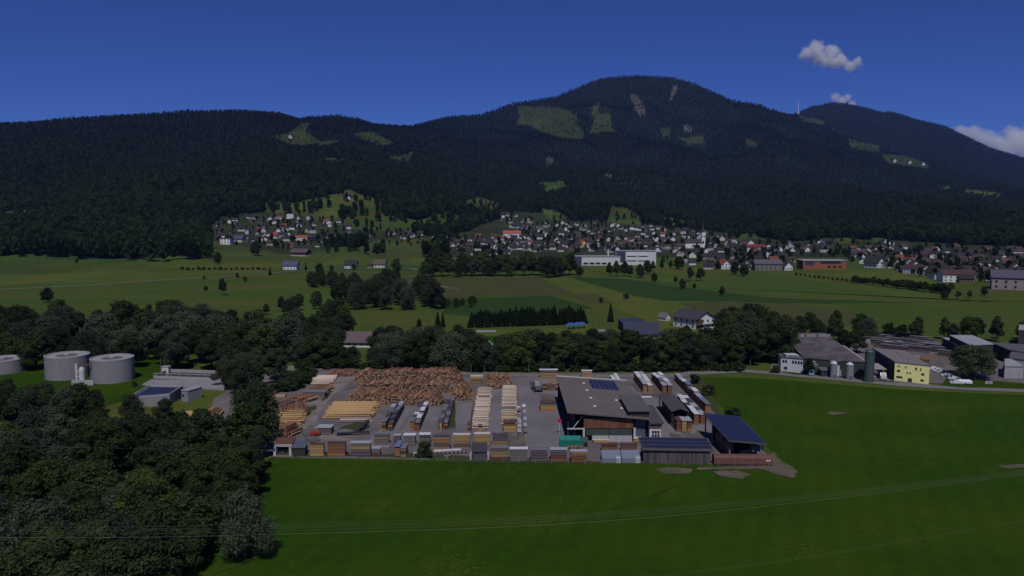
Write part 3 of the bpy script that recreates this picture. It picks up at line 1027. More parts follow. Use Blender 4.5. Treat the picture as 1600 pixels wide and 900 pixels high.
# --- copses and single trees out on the plain
COP1 = [G(*p) for p in [(522, 478), (545, 460), (600, 455), (660, 462), (680, 472), (682, 484), (620, 487), (540, 484)]]
belt(COP1, 13, 14, 19, "the big copse in mid plain", [('broad', 0.5), ('willow', 0.5)])
belt([G(*p) for p in [(480, 447), (500, 444), (535, 446), (535, 450), (490, 450)]], 8, 9, 13, "the small copse left of the big one", [('broad', 0.7), ('willow', 0.3)])
belt([G(*p) for p in [(692, 478), (740, 476), (742, 480), (694, 482)]], 8, 5, 7.5, "the low hedge right of the big copse", [('broad', 0.8), ('willow', 0.2)])
belt([G(*p) for p in [(430, 494), (455, 478), (500, 476), (500, 482), (470, 488)]], 11, 8, 11, "the straggling hedge left of the big copse", [('broad', 0.8), ('willow', 0.2)])
belt([G(*p) for p in [(505, 512), (520, 500), (540, 500), (545, 515)]], 7, 11, 14, "the thicket above the purple-roofed house", [('broad', 0.9), ('spruce', 0.1)])
SINGLES = [(75, 473, 11, 'broad', "lone tree casting shade at far left of plain"), (348, 461, 13, 'broad', "tall lone tree on plain below the road"), (322, 456, 5, 'broad', "small bush left of the tall lone tree"), (371, 436, 6, 'broad', "dark bush touching the country road"), (383, 440, 5, 'broad', "grey bush beside the country road bush"),
           (319, 438, 4, 'broad', "low bush by road above the tall lone tree"), (120, 412, 6, 'broad', "little tree before the left forest edge"), (340, 413, 15, 'broad', "pointed dark tree at end of the hedge"), (399, 400, 21, 'broad', "large round oak on slope below the hamlet"),
           (620, 430, 17, 'broad', "tall tree beside the road fork"), (422, 430, 9, 'spruce', "dark spruce left of the blue-roofed house"), (478, 423, 9, 'spruce', "spruce right of the blue-roofed house"), (500, 428, 11, 'broad', "roadside tree before the grassy knoll"), (518, 424, 7, 'broad', "bushy tree on the road below the knoll"), (553, 422, 7, 'broad', "dark bush between the two white roadside houses"),
           (979, 468, 5, 'broad', "wide dark bush on the striped fields"), (939, 473, 4, 'broad', "small bush on the ditch among striped fields"), (1128, 463, 8, 'broad', "slim tree by path on the right plain"), (1022, 441, 9, 'broad', "round bush below the school trees"), (1055, 442, 6, 'broad', "low bush left of the twin trees"), (1078, 439, 13, 'broad', "left tree of the twin trees on the plain"), (1094, 439, 12, 'broad', "right tree of the twin trees on the plain"),
           (1066, 452, 9, 'broad', "bush at head of the small field hedge"), (1085, 452, 5, 'broad', "low hedge bush below the twin trees"), (1147, 430, 14, 'broad', "dark spreading tree at village edge by the plain"), (1163, 432, 12, 'broad', "second dark tree at village edge by the plain"), (906, 432, 10, 'broad', "round tree left of the school lawn"),
           (1475, 468, 6, 'broad', "first small orchard tree right of the long hedge"), (1497, 467, 6, 'broad', "second small orchard tree right of the long hedge"), (1515, 466, 6, 'broad', "third small orchard tree right of the long hedge"), (1538, 463, 7, 'broad', "fourth small orchard tree right of the long hedge"), (1485, 457, 8, 'broad', "dark tree ending the long hedge"),
           (416, 492, 7, 'broad', "lonely thin tree above the riverside wood"), (213, 487, 5, 'broad', "flat bush peeping over the riverside wood"), (232, 487, 5, 'broad', "second flat bush peeping over the riverside wood")]
for px, py, h, k, lab in SINGLES:
    p = T(px, py)
    tree(k, p[0], p[1], h, lab, None, None, 1.15 if h < 8 else 1.0, z=p[2])
# copse in front of the village and school
for px, py in [(664, 434), (676, 432), (690, 432), (702, 431), (715, 433), (728, 431), (741, 432), (754, 431), (766, 432), (779, 431), (792, 432), (805, 430), (818, 431), (832, 430), (845, 431), (856, 434), (868, 433), (880, 431), (890, 430), (700, 424), (722, 423), (748, 422), (772, 422), (800, 422), (826, 421), (668, 424), (685, 422)]:
    p = T(px, py)
    tree('willow' if px in (856, 868, 741) else 'broad', p[0], p[1], rng.uniform(15, 24), "big dark tree in the wood before the village", "trees of the wood before the village", z=p[2], wide=1.15)
for px, py in [(952, 432), (963, 433), (976, 432), (985, 433), (1000, 434), (1012, 428), (1020, 424), (1034, 422), (1048, 420), (1060, 421), (1036, 414), (1022, 412)]:
    p = T(px, py)
    tree('broad', p[0], p[1], rng.uniform(9, 17), "dark tree clustered beside the school building", "trees clustered beside the school", z=p[2])
# long hedgerow running off to the right
for i in range(34):
    t = i / 33
    px = 1244 + 236 * t
    py = 431 + 29 * t + rng.uniform(-0.5, 0.5)
    p = T(px, py)
    tree('broad', p[0], p[1], name='hedge_tree', h=3.2 if t < 0.38 else rng.uniform(5.5, 8.5), label="dark hedge tree in the long line across the plain", group="trees of the long hedge line", z=p[2], wide=1.25)
for i in range(16):
    p = T(285 + i * 8.5, 422 + rng.uniform(-.4, .4))
    tree('bush', p[0], p[1], rng.uniform(2.2, 4.2), "low hedge bush along the upper left road", "bushes of the upper left hedge", z=p[2], wide=1.4)
# undergrowth along the foot of the tree belt, behind the yard road
for i in range(64):
    x = -84 + i * 2.75 + rng.uniform(-.8, .8)
    y = (313 if x < -20 else 307.6) + rng.uniform(-.6, 1.6)
    tree('bush', x, y, rng.uniform(2.6, 4.6), "leafy bush at the foot of the belt behind the yard", "bushes at the foot of the yard belt", wide=1.25)
belt([(-104, 286), (-99, 274), (-94, 281), (-95, 304), (-106, 312)], 5.5, 9, 14, "the thicket between sewage basins and log yard", [('willow', 0.6), ('broad', 0.4)], (), 1.15)
for px, py, h in ((428, 614, 3.4), (440, 612, 3.8), (450, 611, 3.6), (461, 609, 4.0), (470, 606, 3.8), (478, 600, 4.2), (486, 592, 4.4), (418, 616, 3.2)):
    x, y = G(px, py)
    tree('bush', x, y, h, "dense hedge bush between the car park and log yard", "hedge bushes beside the car park", (0.8, 0.9, 0.8), 1.4)
for x, y, h in ((-56, 150, 11), (-57, 133, 10), (-57, 124, 11), (-61, 119, 11.5), (-65, 111, 12), (-58, 140, 12), (-62, 132, 13), (-66, 124, 13), (-70, 117, 13), (-57, 160, 11), (-71, 132, 14), (-66, 142, 14), (-60, 168, 11), (-75, 124, 13)):
    tree('broad', x, y, h, "mid-green leafy tree " + wood_zone(x, y) + " of the lower left wood", f"mid-green leafy trees {wood_zone(x, y)} of the lower left wood", (1, 1, 1), 1.2, name="woodland_tree")
for px, py, h, lab in ((258, 668, 9, "loose willow partly hiding the solar pump house"), (205, 655, 8, "second willow left of the solar pump house"), (150, 648, 8, "willow below the pipes of the left large tank")):
    x, y = G(px, py)
    tree('willow', x, y, h, lab, None, (0.7, 0.76, 0.7), 1.1)

# ================================================================ HILLSIDE TREES AND FOREST
def px_scatter(poly, n, mind, seedtries=4000):
    """Random visible ground points inside a picture outline, kept a real distance apart."""
    xs, ys = [p[0] for p in poly], [p[1] for p in poly]
    out = []
    for _ in range(seedtries):
        a, b = rng.uniform(min(xs), max(xs)), rng.uniform(min(ys), max(ys))
        if not in_poly([a], [b], poly)[0]:
            continue
        p = T(a, b)
        if any((p[0] - q[0]) ** 2 + (p[1] - q[1]) ** 2 < mind * mind for q in out):
            continue
        out.append(p)
        if len(out) >= n:
            break
    return out


src = {}
HILL_GROUPS = [
    ([(472, 322), (505, 312), (510, 330), (480, 333)], 9, 'broad', 16, 22, "the round grove on the upper hillside meadow"),
    ([(531, 335), (555, 330), (556, 342), (533, 344)], 7, 'broad', 18, 25, "the tall grove above the hillside hamlet"),
    ([(590, 332), (660, 328), (700, 342), (640, 352), (600, 345)], 20, 'broad', 15, 22, "the wooded strip right of the hillside meadow"),
    ([(415, 324), (470, 328), (468, 336), (425, 333)], 8, 'broad', 10, 15, "the trees behind the hamlet's top houses"),
    ([(575, 312), (612, 316), (606, 338), (582, 336)], 12, 'broad', 13, 19, "the hedge dividing the upper hillside meadow"),
    ([(700, 335), (770, 330), (790, 345), (720, 350)], 16, 'broad', 14, 20, "the trees above the village centre"),
    ([(560, 392), (600, 390), (602, 402), (575, 400)], 6, 'broad', 15, 20, "the grove on the grassy knoll"),
    ([(500, 394), (520, 390), (560, 388), (560, 394), (510, 398)], 8, 'broad', 10, 14, "the trees behind the hillside barn"),
    ([(200, 402), (250, 407), (330, 398), (330, 404), (250, 410), (200, 408)], 18, 'broad', 20, 29, "the jutting tip of the left forest edge"),
    ([(-20, 394), (60, 395), (200, 402), (200, 406), (60, 399), (-20, 398)], 22, 'broad', 18, 26, "the left forest edge above the plain"),
]
for poly, n, k, h0, h1, where in HILL_GROUPS:
    for p in px_scatter(poly, n, 8):
        o = far_tree(k, p[0], p[1], rng.uniform(h0, h1), "dark tree in " + where, "trees of " + where, z=p[2], name="hillside_tree")
        src.setdefault(id(o.data), o)
for px, py, h in [(35, 401, 22), (92, 402, 25), (100, 402, 24), (128, 405, 22), (60, 400, 24), (80, 401, 26)]:
    p = T(px, py)
    o = far_tree('spruce', p[0], p[1], h, "pointed spruce along the left forest edge", "spruces along the left forest edge", z=p[2])
    src.setdefault(id(o.data), o)
SRC_B = [next(o for o in src.values() if o.data is m) for m in FARP['broad'] if any(o.data is m for o in src.values())]
SRC_S = [next(o for o in src.values() if o.data is m) for m in FARP['spruce'] if any(o.data is m for o in src.values())]


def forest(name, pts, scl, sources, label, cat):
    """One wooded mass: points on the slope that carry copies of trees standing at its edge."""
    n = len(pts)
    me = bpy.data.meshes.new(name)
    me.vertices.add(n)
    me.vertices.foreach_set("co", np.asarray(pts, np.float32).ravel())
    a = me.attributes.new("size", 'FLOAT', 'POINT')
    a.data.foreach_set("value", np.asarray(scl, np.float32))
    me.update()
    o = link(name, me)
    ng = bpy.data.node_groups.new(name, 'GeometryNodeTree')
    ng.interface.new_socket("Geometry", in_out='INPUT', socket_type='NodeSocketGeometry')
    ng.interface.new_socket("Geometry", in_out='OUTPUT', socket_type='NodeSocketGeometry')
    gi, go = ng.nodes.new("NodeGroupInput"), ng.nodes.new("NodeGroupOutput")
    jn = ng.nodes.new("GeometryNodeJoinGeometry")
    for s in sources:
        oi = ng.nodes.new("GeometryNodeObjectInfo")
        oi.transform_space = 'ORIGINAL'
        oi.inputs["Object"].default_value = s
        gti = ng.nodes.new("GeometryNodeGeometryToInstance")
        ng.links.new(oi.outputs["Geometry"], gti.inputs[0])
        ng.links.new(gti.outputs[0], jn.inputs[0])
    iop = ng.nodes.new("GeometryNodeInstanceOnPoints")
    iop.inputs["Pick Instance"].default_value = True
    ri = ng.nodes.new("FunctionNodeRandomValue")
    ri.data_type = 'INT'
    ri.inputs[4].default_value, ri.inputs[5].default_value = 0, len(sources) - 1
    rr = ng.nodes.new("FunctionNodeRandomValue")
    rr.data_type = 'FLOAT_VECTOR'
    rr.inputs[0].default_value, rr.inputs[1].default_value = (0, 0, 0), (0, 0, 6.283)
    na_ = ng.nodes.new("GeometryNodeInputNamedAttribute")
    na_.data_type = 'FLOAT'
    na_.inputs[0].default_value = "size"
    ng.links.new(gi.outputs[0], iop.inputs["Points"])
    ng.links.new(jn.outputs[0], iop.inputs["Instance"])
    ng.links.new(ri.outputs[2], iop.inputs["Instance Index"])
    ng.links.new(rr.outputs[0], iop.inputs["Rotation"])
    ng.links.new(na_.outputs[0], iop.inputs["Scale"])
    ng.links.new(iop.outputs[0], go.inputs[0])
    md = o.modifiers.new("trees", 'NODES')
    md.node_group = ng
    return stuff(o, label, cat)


def forest_points(y0, y1, step, seed):
    g = np.random.default_rng(seed)
    pts = []
    y = y0
    while y < y1:
        half = 0.685 * y + 40
        n = int(2 * half / step)
        xs = -half + (np.arange(n) + g.uniform(0, 1, n)) * step
        ys = y + g.uniform(0, 1, n) * step
        pts.append(np.stack([xs, ys], 1))
        y += step
    P = np.concatenate(pts)
    z = height(P[:, 0], P[:, 1])
    px = 800 + FOC * P[:, 0] / (P[:, 1] * CP)
    i = np.clip((px - T_PX[0]) / (T_PX[1] - T_PX[0]), 0, NC - 1).astype(int)
    cvr = cover(P[:, 0], P[:, 1], z)
    ok = ((cvr == 0) | ((cvr == 1) & (P[:, 1] > 1500) & (g.uniform(0, 1, len(P)) < 0.07)) | ((cvr == 3) & (g.uniform(0, 1, len(P)) < 0.3))) & ((P[:, 1] < RIDGE_Y[i] + 60) | ((px > 1200) & (P[:, 1] < FAR_Y + 60)))
    return P[ok], z[ok], g


parts_b, parts_s = [], []
for (y0, y1, step, seed) in ((985, 1900, 9.0, 1), (1900, 3000, 9.0, 2), (3000, 4600, 10.5, 3), (4600, 7700, 14.0, 4)):
    P, z, g = forest_points(y0, y1, step, seed)
    share = np.clip((z - 130) / 300.0, 0.03, 0.85) + 0.5 * fbm(P[:, 0] / 180.0, P[:, 1] / 180.0, 3, 77)
    con = g.uniform(0, 1, len(P)) < share
    h = g.uniform(0.8, 1.35, len(P)) * (1.25 if y0 < 1900 else 0.85 if y0 < 3000 else 0.8 if y0 < 4600 else 0.95)
    V = np.stack([P[:, 0], P[:, 1], z - 0.5], 1)
    parts_s.append((V[con], h[con] * 0.95))
    parts_b.append((V[~con], h[~con]))
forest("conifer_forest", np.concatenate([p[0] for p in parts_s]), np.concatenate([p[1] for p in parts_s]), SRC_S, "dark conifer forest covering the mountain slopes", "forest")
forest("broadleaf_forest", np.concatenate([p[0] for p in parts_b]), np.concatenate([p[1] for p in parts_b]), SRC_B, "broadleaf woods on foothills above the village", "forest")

# ================================================================ VILLAGE HOUSES
WALLM = mat("house_render", (0.92, 0.92, 0.90), (0.80, 0.80, 0.78), scale=0.5, rough=0.9, use_col=True)
ROOFM = mat("house_roof_tiles", (1.05, 1.05, 1.05), (0.75, 0.75, 0.75), scale=1.5, rough=0.85, use_col=True, stripes=('Z', 1.2, 0.75))
GLASS = mat("dark_window_glass", (0.025, 0.028, 0.035), rough=0.15, spec=0.6)
FRAME = mat("white_frame", (0.7, 0.7, 0.7), rough=0.6)


def gable(w, d, h, rise, over=0.6, flat=False, rows=2, ncol=3):
    """Wall mesh (gable faces -y, windows set into it) and roof mesh of a house."""
    mb = MB()
    x, y = w / 2, d / 2
    r = 0 if flat else rise
    vs = [(-x, -y, -2), (x, -y, -2), (x, y, -2), (-x, y, -2), (-x, -y, h), (x, -y, h), (x, y, h), (-x, y, h), (0, -y, h + r), (0, y, h + r)]
    fs = [(0, 1, 5, 8, 4) if r else (0, 1, 5, 4), (1, 2, 6, 5), (2, 3, 7, 9, 6) if r else (2, 3, 7, 6), (3, 0, 4, 7)]
    mb.add(vs, fs, 0)
    for rr in range(rows):
        z0 = 0.9 + rr * 2.7
        if z0 + 1.3 > h + 0.6:
            break
        for c in range(ncol):
            cx = -x + w * (c + 0.5) / ncol
            mb.box(cx - 0.55, cx + 0.55, -y - 0.05, -y + 0.1, z0, z0 + 1.3, 1)
            cy = -y + d * (c + 0.5) / ncol
            mb.box(-x - 0.05, -x + 0.1, cy - 0.55, cy + 0.55, z0, z0 + 1.3, 1)
            mb.box(x - 0.1, x + 0.05, cy - 0.55, cy + 0.55, z0, z0 + 1.3, 1)
    wall = mb.mesh("house", [WALLM, GLASS])
    rb = MB()
    if flat:
        rb.box(-x - .3, x + .3, -y - .3, y + .3, h, h + .45)
    else:
        k = over * rise / x
        for s in (-1, 1):
            p = [(s * (x + over), -y - over, h - k), (0, -y - over, h + rise), (0, y + over, h + rise), (s * (x + over), y + over, h - k)]
            q = [(a, b, c + 0.3) for a, b, c in p]
            rb.add(p + q, [(0, 3, 2, 1), (4, 5, 6, 7), (0, 1, 5, 4), (1, 2, 6, 5), (2, 3, 7, 6), (3, 0, 4, 7)])
        rb.box(x * .3, x * .3 + .6, y * .3, y * .3 + .6, h + rise * .5, h + rise + .7)
    return wall, rb.mesh("roof", ROOFM)


HOUSES = [gable(9, 11, 4.4, 4.0, .9), gable(10, 13, 4.8, 4.4, 1.0), gable(8.5, 9.5, 4.2, 4.0, .8), gable(11, 15, 5.2, 4.2, 1.0, ncol=4), gable(12, 10, 5.4, 0, flat=True), gable(10, 11, 3.8, 3.6, .9)]
LONGH = gable(12, 26, 6.5, 3.4, ncol=6)
WALLS = [((0.80, 0.80, 0.80), "white", 0.46), ((0.62, 0.60, 0.56), "cream", 0.24), ((0.42, 0.42, 0.44), "grey", 0.1), ((0.20, 0.13, 0.085), "timber", 0.2)]
ROOFS = [((0.036, 0.033, 0.037), "dark", 0.60), ((0.072, 0.050, 0.044), "brown", 0.30), ((0.20, 0.070, 0.045), "red", 0.06), ((0.15, 0.15, 0.16), "grey", 0.02)]


def house(p, rz, where, model=None, wc=None, rc=None, label=None, s=1.0):
    def pick(lst):
        r = rng.random()
        for c, nme, pr in lst:
            if r < pr:
                return c, nme
            r -= pr
        return lst[0][:2]
    w, wn_ = wc or pick(WALLS)
    r, rn_ = rc or pick(ROOFS)
    j = rng.uniform(0.85, 1.1)
    wall, roof = model or rng.choice(HOUSES)
    o = link("house", wall, None, (p[0], p[1], p[2]), rz, s * (1.0 if label else rng.uniform(.72, .95)), tuple(v * j for v in w))
    if label:
        tag(o, label, "house")
    else:
        tag(o, f"{wn_} house with {rn_} roof in {where}", "house", f"{wn_} houses with {rn_} roofs in {where}")
    q = link("roof", roof, o, None, 0, None, tuple(v * j for v in r))
    return o


ZONES = [
    ([(338, 348), (360, 340), (430, 334), (545, 348), (560, 372), (560, 384), (440, 388), (345, 378)], 46, 17, "the hillside hamlet beside the dark wood"),
    ([(562, 360), (640, 364), (700, 370), (760, 372), (760, 378), (700, 380), (570, 370)], 20, 16, "the row along the upper meadow"),
    ([(690, 378), (780, 372), (800, 385), (790, 402), (740, 408), (690, 398)], 20, 16, "the village's left end behind the wood"),
    ([(775, 338), (800, 335), (830, 344), (835, 356), (790, 352)], 12, 15, "the upper lane above the village"),
    ([(800, 356), (865, 346), (930, 350), (1000, 354), (1100, 364), (1150, 376), (1150, 392), (1000, 396), (900, 392), (800, 392)], 92, 15, "the dense village centre below the peak"),
    ([(1060, 396), (1150, 394), (1240, 396), (1235, 420), (1120, 424), (1060, 416)], 34, 16, "the lower village beside the plain"),
    ([(1200, 384), (1260, 378), (1330, 376), (1400, 378), (1395, 392), (1250, 396)], 18, 18, "the scattered hamlet right of the church"),
    ([(1330, 396), (1400, 394), (1480, 390), (1600, 398), (1600, 442), (1530, 444), (1450, 436), (1390, 422), (1330, 414)], 72, 16, "the village's right end by the long hedge"),
]
for poly, n, mind, where in ZONES:
    for p in px_scatter(poly, n, mind, 2500):
        house(p, rng.choice([0, 0.2, -0.4, 1.57, 1.57, 1.4, 1.3, -1.3, 1.0, -.9]) + rng.uniform(-.15, .15), where)
# garden trees between the houses
vt = 0
for poly, n, mind, where in ZONES:
    for p in px_scatter(poly, int(n * 0.95), 8, 2500):
        far_tree('broad', p[0], p[1], rng.uniform(7, 13), "small dark garden tree among houses of " + where, "garden trees in " + where, z=p[2], name="garden_tree")

# the many houses farther back: too small and too many to pick apart
MBH = MB()
g_ = random.Random(5)
for poly, n, seed_ in (([(790, 352), (865, 344), (930, 348), (1000, 352), (1100, 362), (1160, 376), (1230, 392), (1230, 408), (1060, 402), (1000, 394), (900, 396), (800, 396)], 170, 1), ([(1330, 390), (1400, 386), (1480, 384), (1600, 392), (1600, 430), (1530, 436), (1450, 428), (1390, 416), (1330, 408)], 90, 2), ([(690, 376), (780, 372), (800, 385), (790, 400), (690, 396)], 24, 3), ([(345, 350), (430, 336), (545, 350), (555, 380), (440, 384), (345, 374)], 26, 4)):
    for p in px_scatter(poly, n, 10, 3000):
        w, d, h, r = g_.uniform(3.4, 5), g_.uniform(4.4, 6.5), g_.uniform(3.4, 5), g_.uniform(2.6, 4)
        a = g_.choice([0, 1.57, 1.5, 1.4, -.5]) + g_.uniform(-.2, .2)
        ca_, sa_ = math.cos(a), math.sin(a)

        def tr(x, y, z):
            return (p[0] + x * ca_ - y * sa_, p[1] + x * sa_ + y * ca_, p[2] + z)
        wm_ = g_.choice([0, 0, 0, 1, 1, 2])
        rm_ = g_.choice([3, 3, 3, 4, 4, 5 if g_.random() < .4 else 3])
        MBH.add([tr(*q) for q in ((-w, -d, -2), (w, -d, -2), (w, d, -2), (-w, d, -2), (-w, -d, h), (w, -d, h), (w, d, h), (-w, d, h), (0, -d, h + r), (0, d, h + r))], [(0, 1, 5, 8, 4), (1, 2, 6, 5), (2, 3, 7, 9, 6), (3, 0, 4, 7)], wm_)
        k = .8 * r / w
        for s in (-1, 1):
            MBH.add([tr(*q) for q in ((s * (w + .8), -d - .7, h - k + .1), (0, -d - .7, h + r + .1), (0, d + .7, h + r + .1), (s * (w + .8), d + .7, h - k + .1))], [(0, 1, 2, 3)], rm_)
o = MBH.build("distant_houses", [mat("far_white_render", (.72, .72, .72), rough=.9), mat("far_cream_render", (.5, .48, .44), rough=.9), mat("far_timber", (.16, .11, .08), rough=.9), mat("far_dark_roof", (.034, .031, .035), rough=.85), mat("far_brown_roof", (.070, .050, .045), rough=.85), mat("far_red_roof", (.19, .07, .045), rough=.85)])
stuff(o, "small crowded houses filling the gaps of the far village", "houses")

gt = []
for poly, n in (([(790, 350), (865, 342), (1000, 350), (1100, 360), (1240, 378), (1240, 412), (1060, 412), (1000, 400), (900, 398), (790, 400)], 230), ([(1240, 378), (1400, 380), (1600, 390), (1600, 440), (1480, 436), (1330, 412), (1250, 400)], 190), ([(335, 345), (430, 332), (560, 350), (570, 384), (440, 392), (335, 380)], 90), ([(570, 356), (690, 366), (790, 376), (790, 404), (690, 400), (570, 372)], 80)):
    gt += px_scatter(poly, n, 5, 2600)
forest("garden_greenery", np.array([(p[0], p[1], p[2] - .3) for p in gt]), np.array([rng.uniform(.35, .85) for _ in gt]), SRC_B, "small trees and hedges filling the village gardens", "trees")

W, DK, RD, BL = ((0.80, 0.80, 0.80), "white"), ((0.045, 0.042, 0.046), "dark"), ((0.36, 0.10, 0.05), "red"), ((0.085, 0.10, 0.17), "blue")


def at_house(px, py, rz, label, wc=W, rc=DK, model=None, s=1.0):
    return house(T(px, py), rz, "", model, wc, rc, label, s)


at_house(455, 421, 1.55, "white roadside house with blue solar roof and long balcony", rc=BL, model=HOUSES[3], s=.95)
at_house(549, 419, 1.5, "white house with balcony left of the dark roadside bush", model=HOUSES[1], s=.95)
at_house(594, 418, 1.5, "cream farmhouse at the road fork", wc=((0.7, 0.62, 0.5), "cream"), rc=((0.12, 0.085, 0.07), "brown"), model=HOUSES[1], s=.95)
at_house(578, 418.5, 1.4, "small pink shed beside the cream farmhouse", wc=((0.6, 0.4, 0.35), "pink"), model=HOUSES[2], s=0.5)
at_house(355, 381, 1.57, "long white flat-roofed house lowest in the hillside hamlet", model=HOUSES[4], s=1.5)
at_house(374, 378, 1.4, "blue-roofed house touching the long white one", rc=BL, model=HOUSES[1], s=1.1)
at_house(430, 372, 1.2, "red hip roof house in middle of the hamlet", rc=RD, model=HOUSES[1], s=1.1)
at_house(471, 376, 1.57, "long orange-red roof at the lower hamlet edge", rc=((0.42, 0.12, 0.05), "orange"), model=LONGH, s=0.85)
at_house(455, 340, 1.57, "white flat house topmost in the hamlet", model=HOUSES[4], s=1.4)
at_house(510, 349, 1.3, "bright orange-red roof at the hamlet's upper right", rc=RD, model=HOUSES[0], s=0.9)
at_house(800, 371, 1.57, "long orange-red roof left of the village centre", rc=((0.42, 0.12, 0.05), "orange"), model=LONGH, s=1.2)
at_house(911, 385, 0.1, "orange gabled house with yellow walls in village centre", wc=((0.75, 0.55, 0.25), "yellow"), rc=((0.42, 0.14, 0.05), "orange"), model=HOUSES[1], s=1.2)
at_house(1131, 420, 0.1, "white house under red roof at village edge", rc=RD, model=HOUSES[1], s=1.1)
at_house(1180, 393, 1.57, "long red roof high in the lower village", rc=((0.22, 0.05, 0.045), "red"), model=LONGH, s=1.1)
at_house(1198, 422, 1.57, "long low grey barn roof beside the plain", wc=((0.2, 0.18, 0.18), "grey"), rc=((0.12, 0.11, 0.12), "grey"), model=LONGH, s=1.1)
at_house(1228, 422, 0.2, "white gabled house at the barn's right end", model=HOUSES[2], s=1.1)
at_house(1366, 418, 0.5, "tall white gable before the village's right end", model=HOUSES[1], s=1.3)
at_house(1432, 428, 0.4, "white gable of a big maroon-roofed barn", rc=((0.085, 0.045, 0.05), "maroon"), model=LONGH, s=0.9)
at_house(1493, 440, 1.5, "long maroon roof with white windowed front", rc=((0.10, 0.05, 0.05), "maroon"), model=LONGH, s=1.05)
at_house(1592, 452, 1.1, "big purple-grey roof cut by the right picture edge", rc=((0.10, 0.09, 0.12), "purple"), wc=((0.3, 0.25, 0.25), "grey"), model=LONGH, s=1.5)
at_house(1078, 352, 1.5, "left white house on the meadow above the church", model=HOUSES[0])
at_house(1094, 354, 1.5, "right white house on the meadow above the church", model=HOUSES[2])
# hillside barn with its dark gable
p = T(470, 400)
b = thing("barn", "large dark timber barn on pale base below the hamlet", "barn", p, 1.25)
TIMB = mat("weathered_timber", (0.10, 0.07, 0.052), (0.065, 0.048, 0.036), scale=1.5, rough=0.9, stripes=('X', 0.6, 0.6))
wall, roof = gable(13, 24, 5.5, 4.2, 1.2, rows=1, ncol=5)
wall.materials[0] = TIMB
link("wall", wall, b)
link("roof", roof, b, color=(0.12, 0.09, 0.095))
MB().box(-6.7, 6.7, -12.2, 12.2, -1, 1.6).build("plinth", mat("barn_plinth", (0.42, 0.36, 0.34), rough=0.9), b)
# church
p = T(1098, 388)
c = thing("church", "white church tower with thin dark spire and long nave", "church", p, 0.1)
CHW = mat("church_render", (0.78, 0.77, 0.75), (0.68, 0.67, 0.66), scale=0.4, rough=0.9)
SLATE = mat("spire_slate", (0.05, 0.05, 0.055), rough=0.6)
tw = MB().box(-3, 3, -3, 3, -2, 26).build("tower", CHW, c)
sp = MB().lathe([(3.6, 26), (2.4, 29), (1.0, 35), (0.05, 46)], 8).build("spire", SLATE, c)
for s in (-1, 1):
    MB().box(s * 1.3 - .6, s * 1.3 + .6, -3.06, -2.9, 18, 21.5).build("belfry_opening", GLASS, tw)
MB().box(-.9, .9, -3.06, -2.9, 10, 13).build("clock_window", GLASS, tw)
w_, r_ = gable(13, 30, 9, 6, .6, rows=1, ncol=5)
w_.materials[0] = CHW
nv_ = link("nave", w_, c, (-14, 3, 0), 1.45)
link("nave_roof", r_, c, (-14, 3, 0), 1.45, color=(0.06, 0.05, 0.055))
# school: two white blocks, a chimney, dark window bands
p = T(958, 415)
s_ = thing("school_building", "large white school of two joined blocks with chimney", "school", p, -0.03)
SCW = mat("school_render", (0.62, 0.61, 0.62), (0.55, 0.54, 0.55), scale=0.3, rough=0.9)
NAVY = mat("navy_cladding", (0.05, 0.055, 0.10), rough=0.7)
MB().box(-46, 8, 0, 22, -2, 10).build("gym_wall", SCW, s_)
MB().box(-46.5, 8.5, -.5, 22.5, 10, 10.6).build("gym_roof", mat("school_roof", (0.3, 0.3, 0.31), rough=0.9), s_)
MB().box(-46.1, -36, -.15, 0.0, -1, 9.9).build("gym_panel", NAVY, s_)
for k in range(4):
    MB().box(-34 + k * 7, -28.5 + k * 7, -.12, 0.05, 1.2, 3.4).build("window", GLASS, s_)
MB().box(4, 50, 8, 24, -2, 16).build("main_wall", SCW, s_)
MB().box(3.5, 50.5, 7.5, 24.5, 16, 16.7).build("main_roof", MATS["school_roof"], s_)
MB().box(4.2, 15, 7.85, 8.0, 3, 15.8).build("stair_panel", NAVY, s_)
for r in range(2):
    for k in range(2):
        MB().box(16.5 + k * 13, 27.5 + k * 13, 7.8, 8.05, 5.5 + r * 5.2, 9.2 + r * 5.2).build("sun_blind", mat("pale_blind", (0.72, 0.72, 0.74), rough=0.8), s_)
        MB().box(16.5 + k * 13, 27.5 + k * 13, 7.78, 8.05, 4.4 + r * 5.2, 5.5 + r * 5.2).build("window", GLASS, s_)
MB().box(-6, -4.6, 4, 5.4, 10, 18).build("chimney", SCW, s_)
# brick-red sports hall
p = T(1290, 421)
s_ = thing("brick_hall", "long orange-red brick hall with pale roof edge by the plain", "hall", p, -0.02)
BR = mat("orange_brick", (0.30, 0.105, 0.055), (0.24, 0.08, 0.045), scale=0.4, rough=0.9)
MB().box(-24, 22, 0, 20, -2, 9).build("wall", BR, s_)
MB().box(-25, 22.5, -.6, 20.5, 9, 9.8).build("roof", mat("pale_roof_edge", (0.35, 0.35, 0.36), rough=0.8), s_)
MB().box(-22, -12, -.15, 0, 4.5, 8.2).build("dark_panel", NAVY, s_)
MB().box(-6, 16, -.15, 0, 6.2, 8.2).build("window_band", GLASS, s_)
for k in range(3):
    MB().box(2 + k * 6, 5 + k * 6, -.12, 0, 1.5, 4).build("window", GLASS, s_)
# mast on the far summit
p = T(1247, 178)
t_ = thing("radio_mast", "white radio mast on the far right ridge", "mast", (p[0], p[1], p[2] - 4))
MB().tube((0, 0, 0), (0, 0, 118), 4.0, 1.6, 10).build("pole", mat("mast_white", (0.75, 0.75, 0.75), rough=0.6), t_)
MB().box(-10, 10, -8, 8, 0, 14).build("base_hut", CHW, t_)
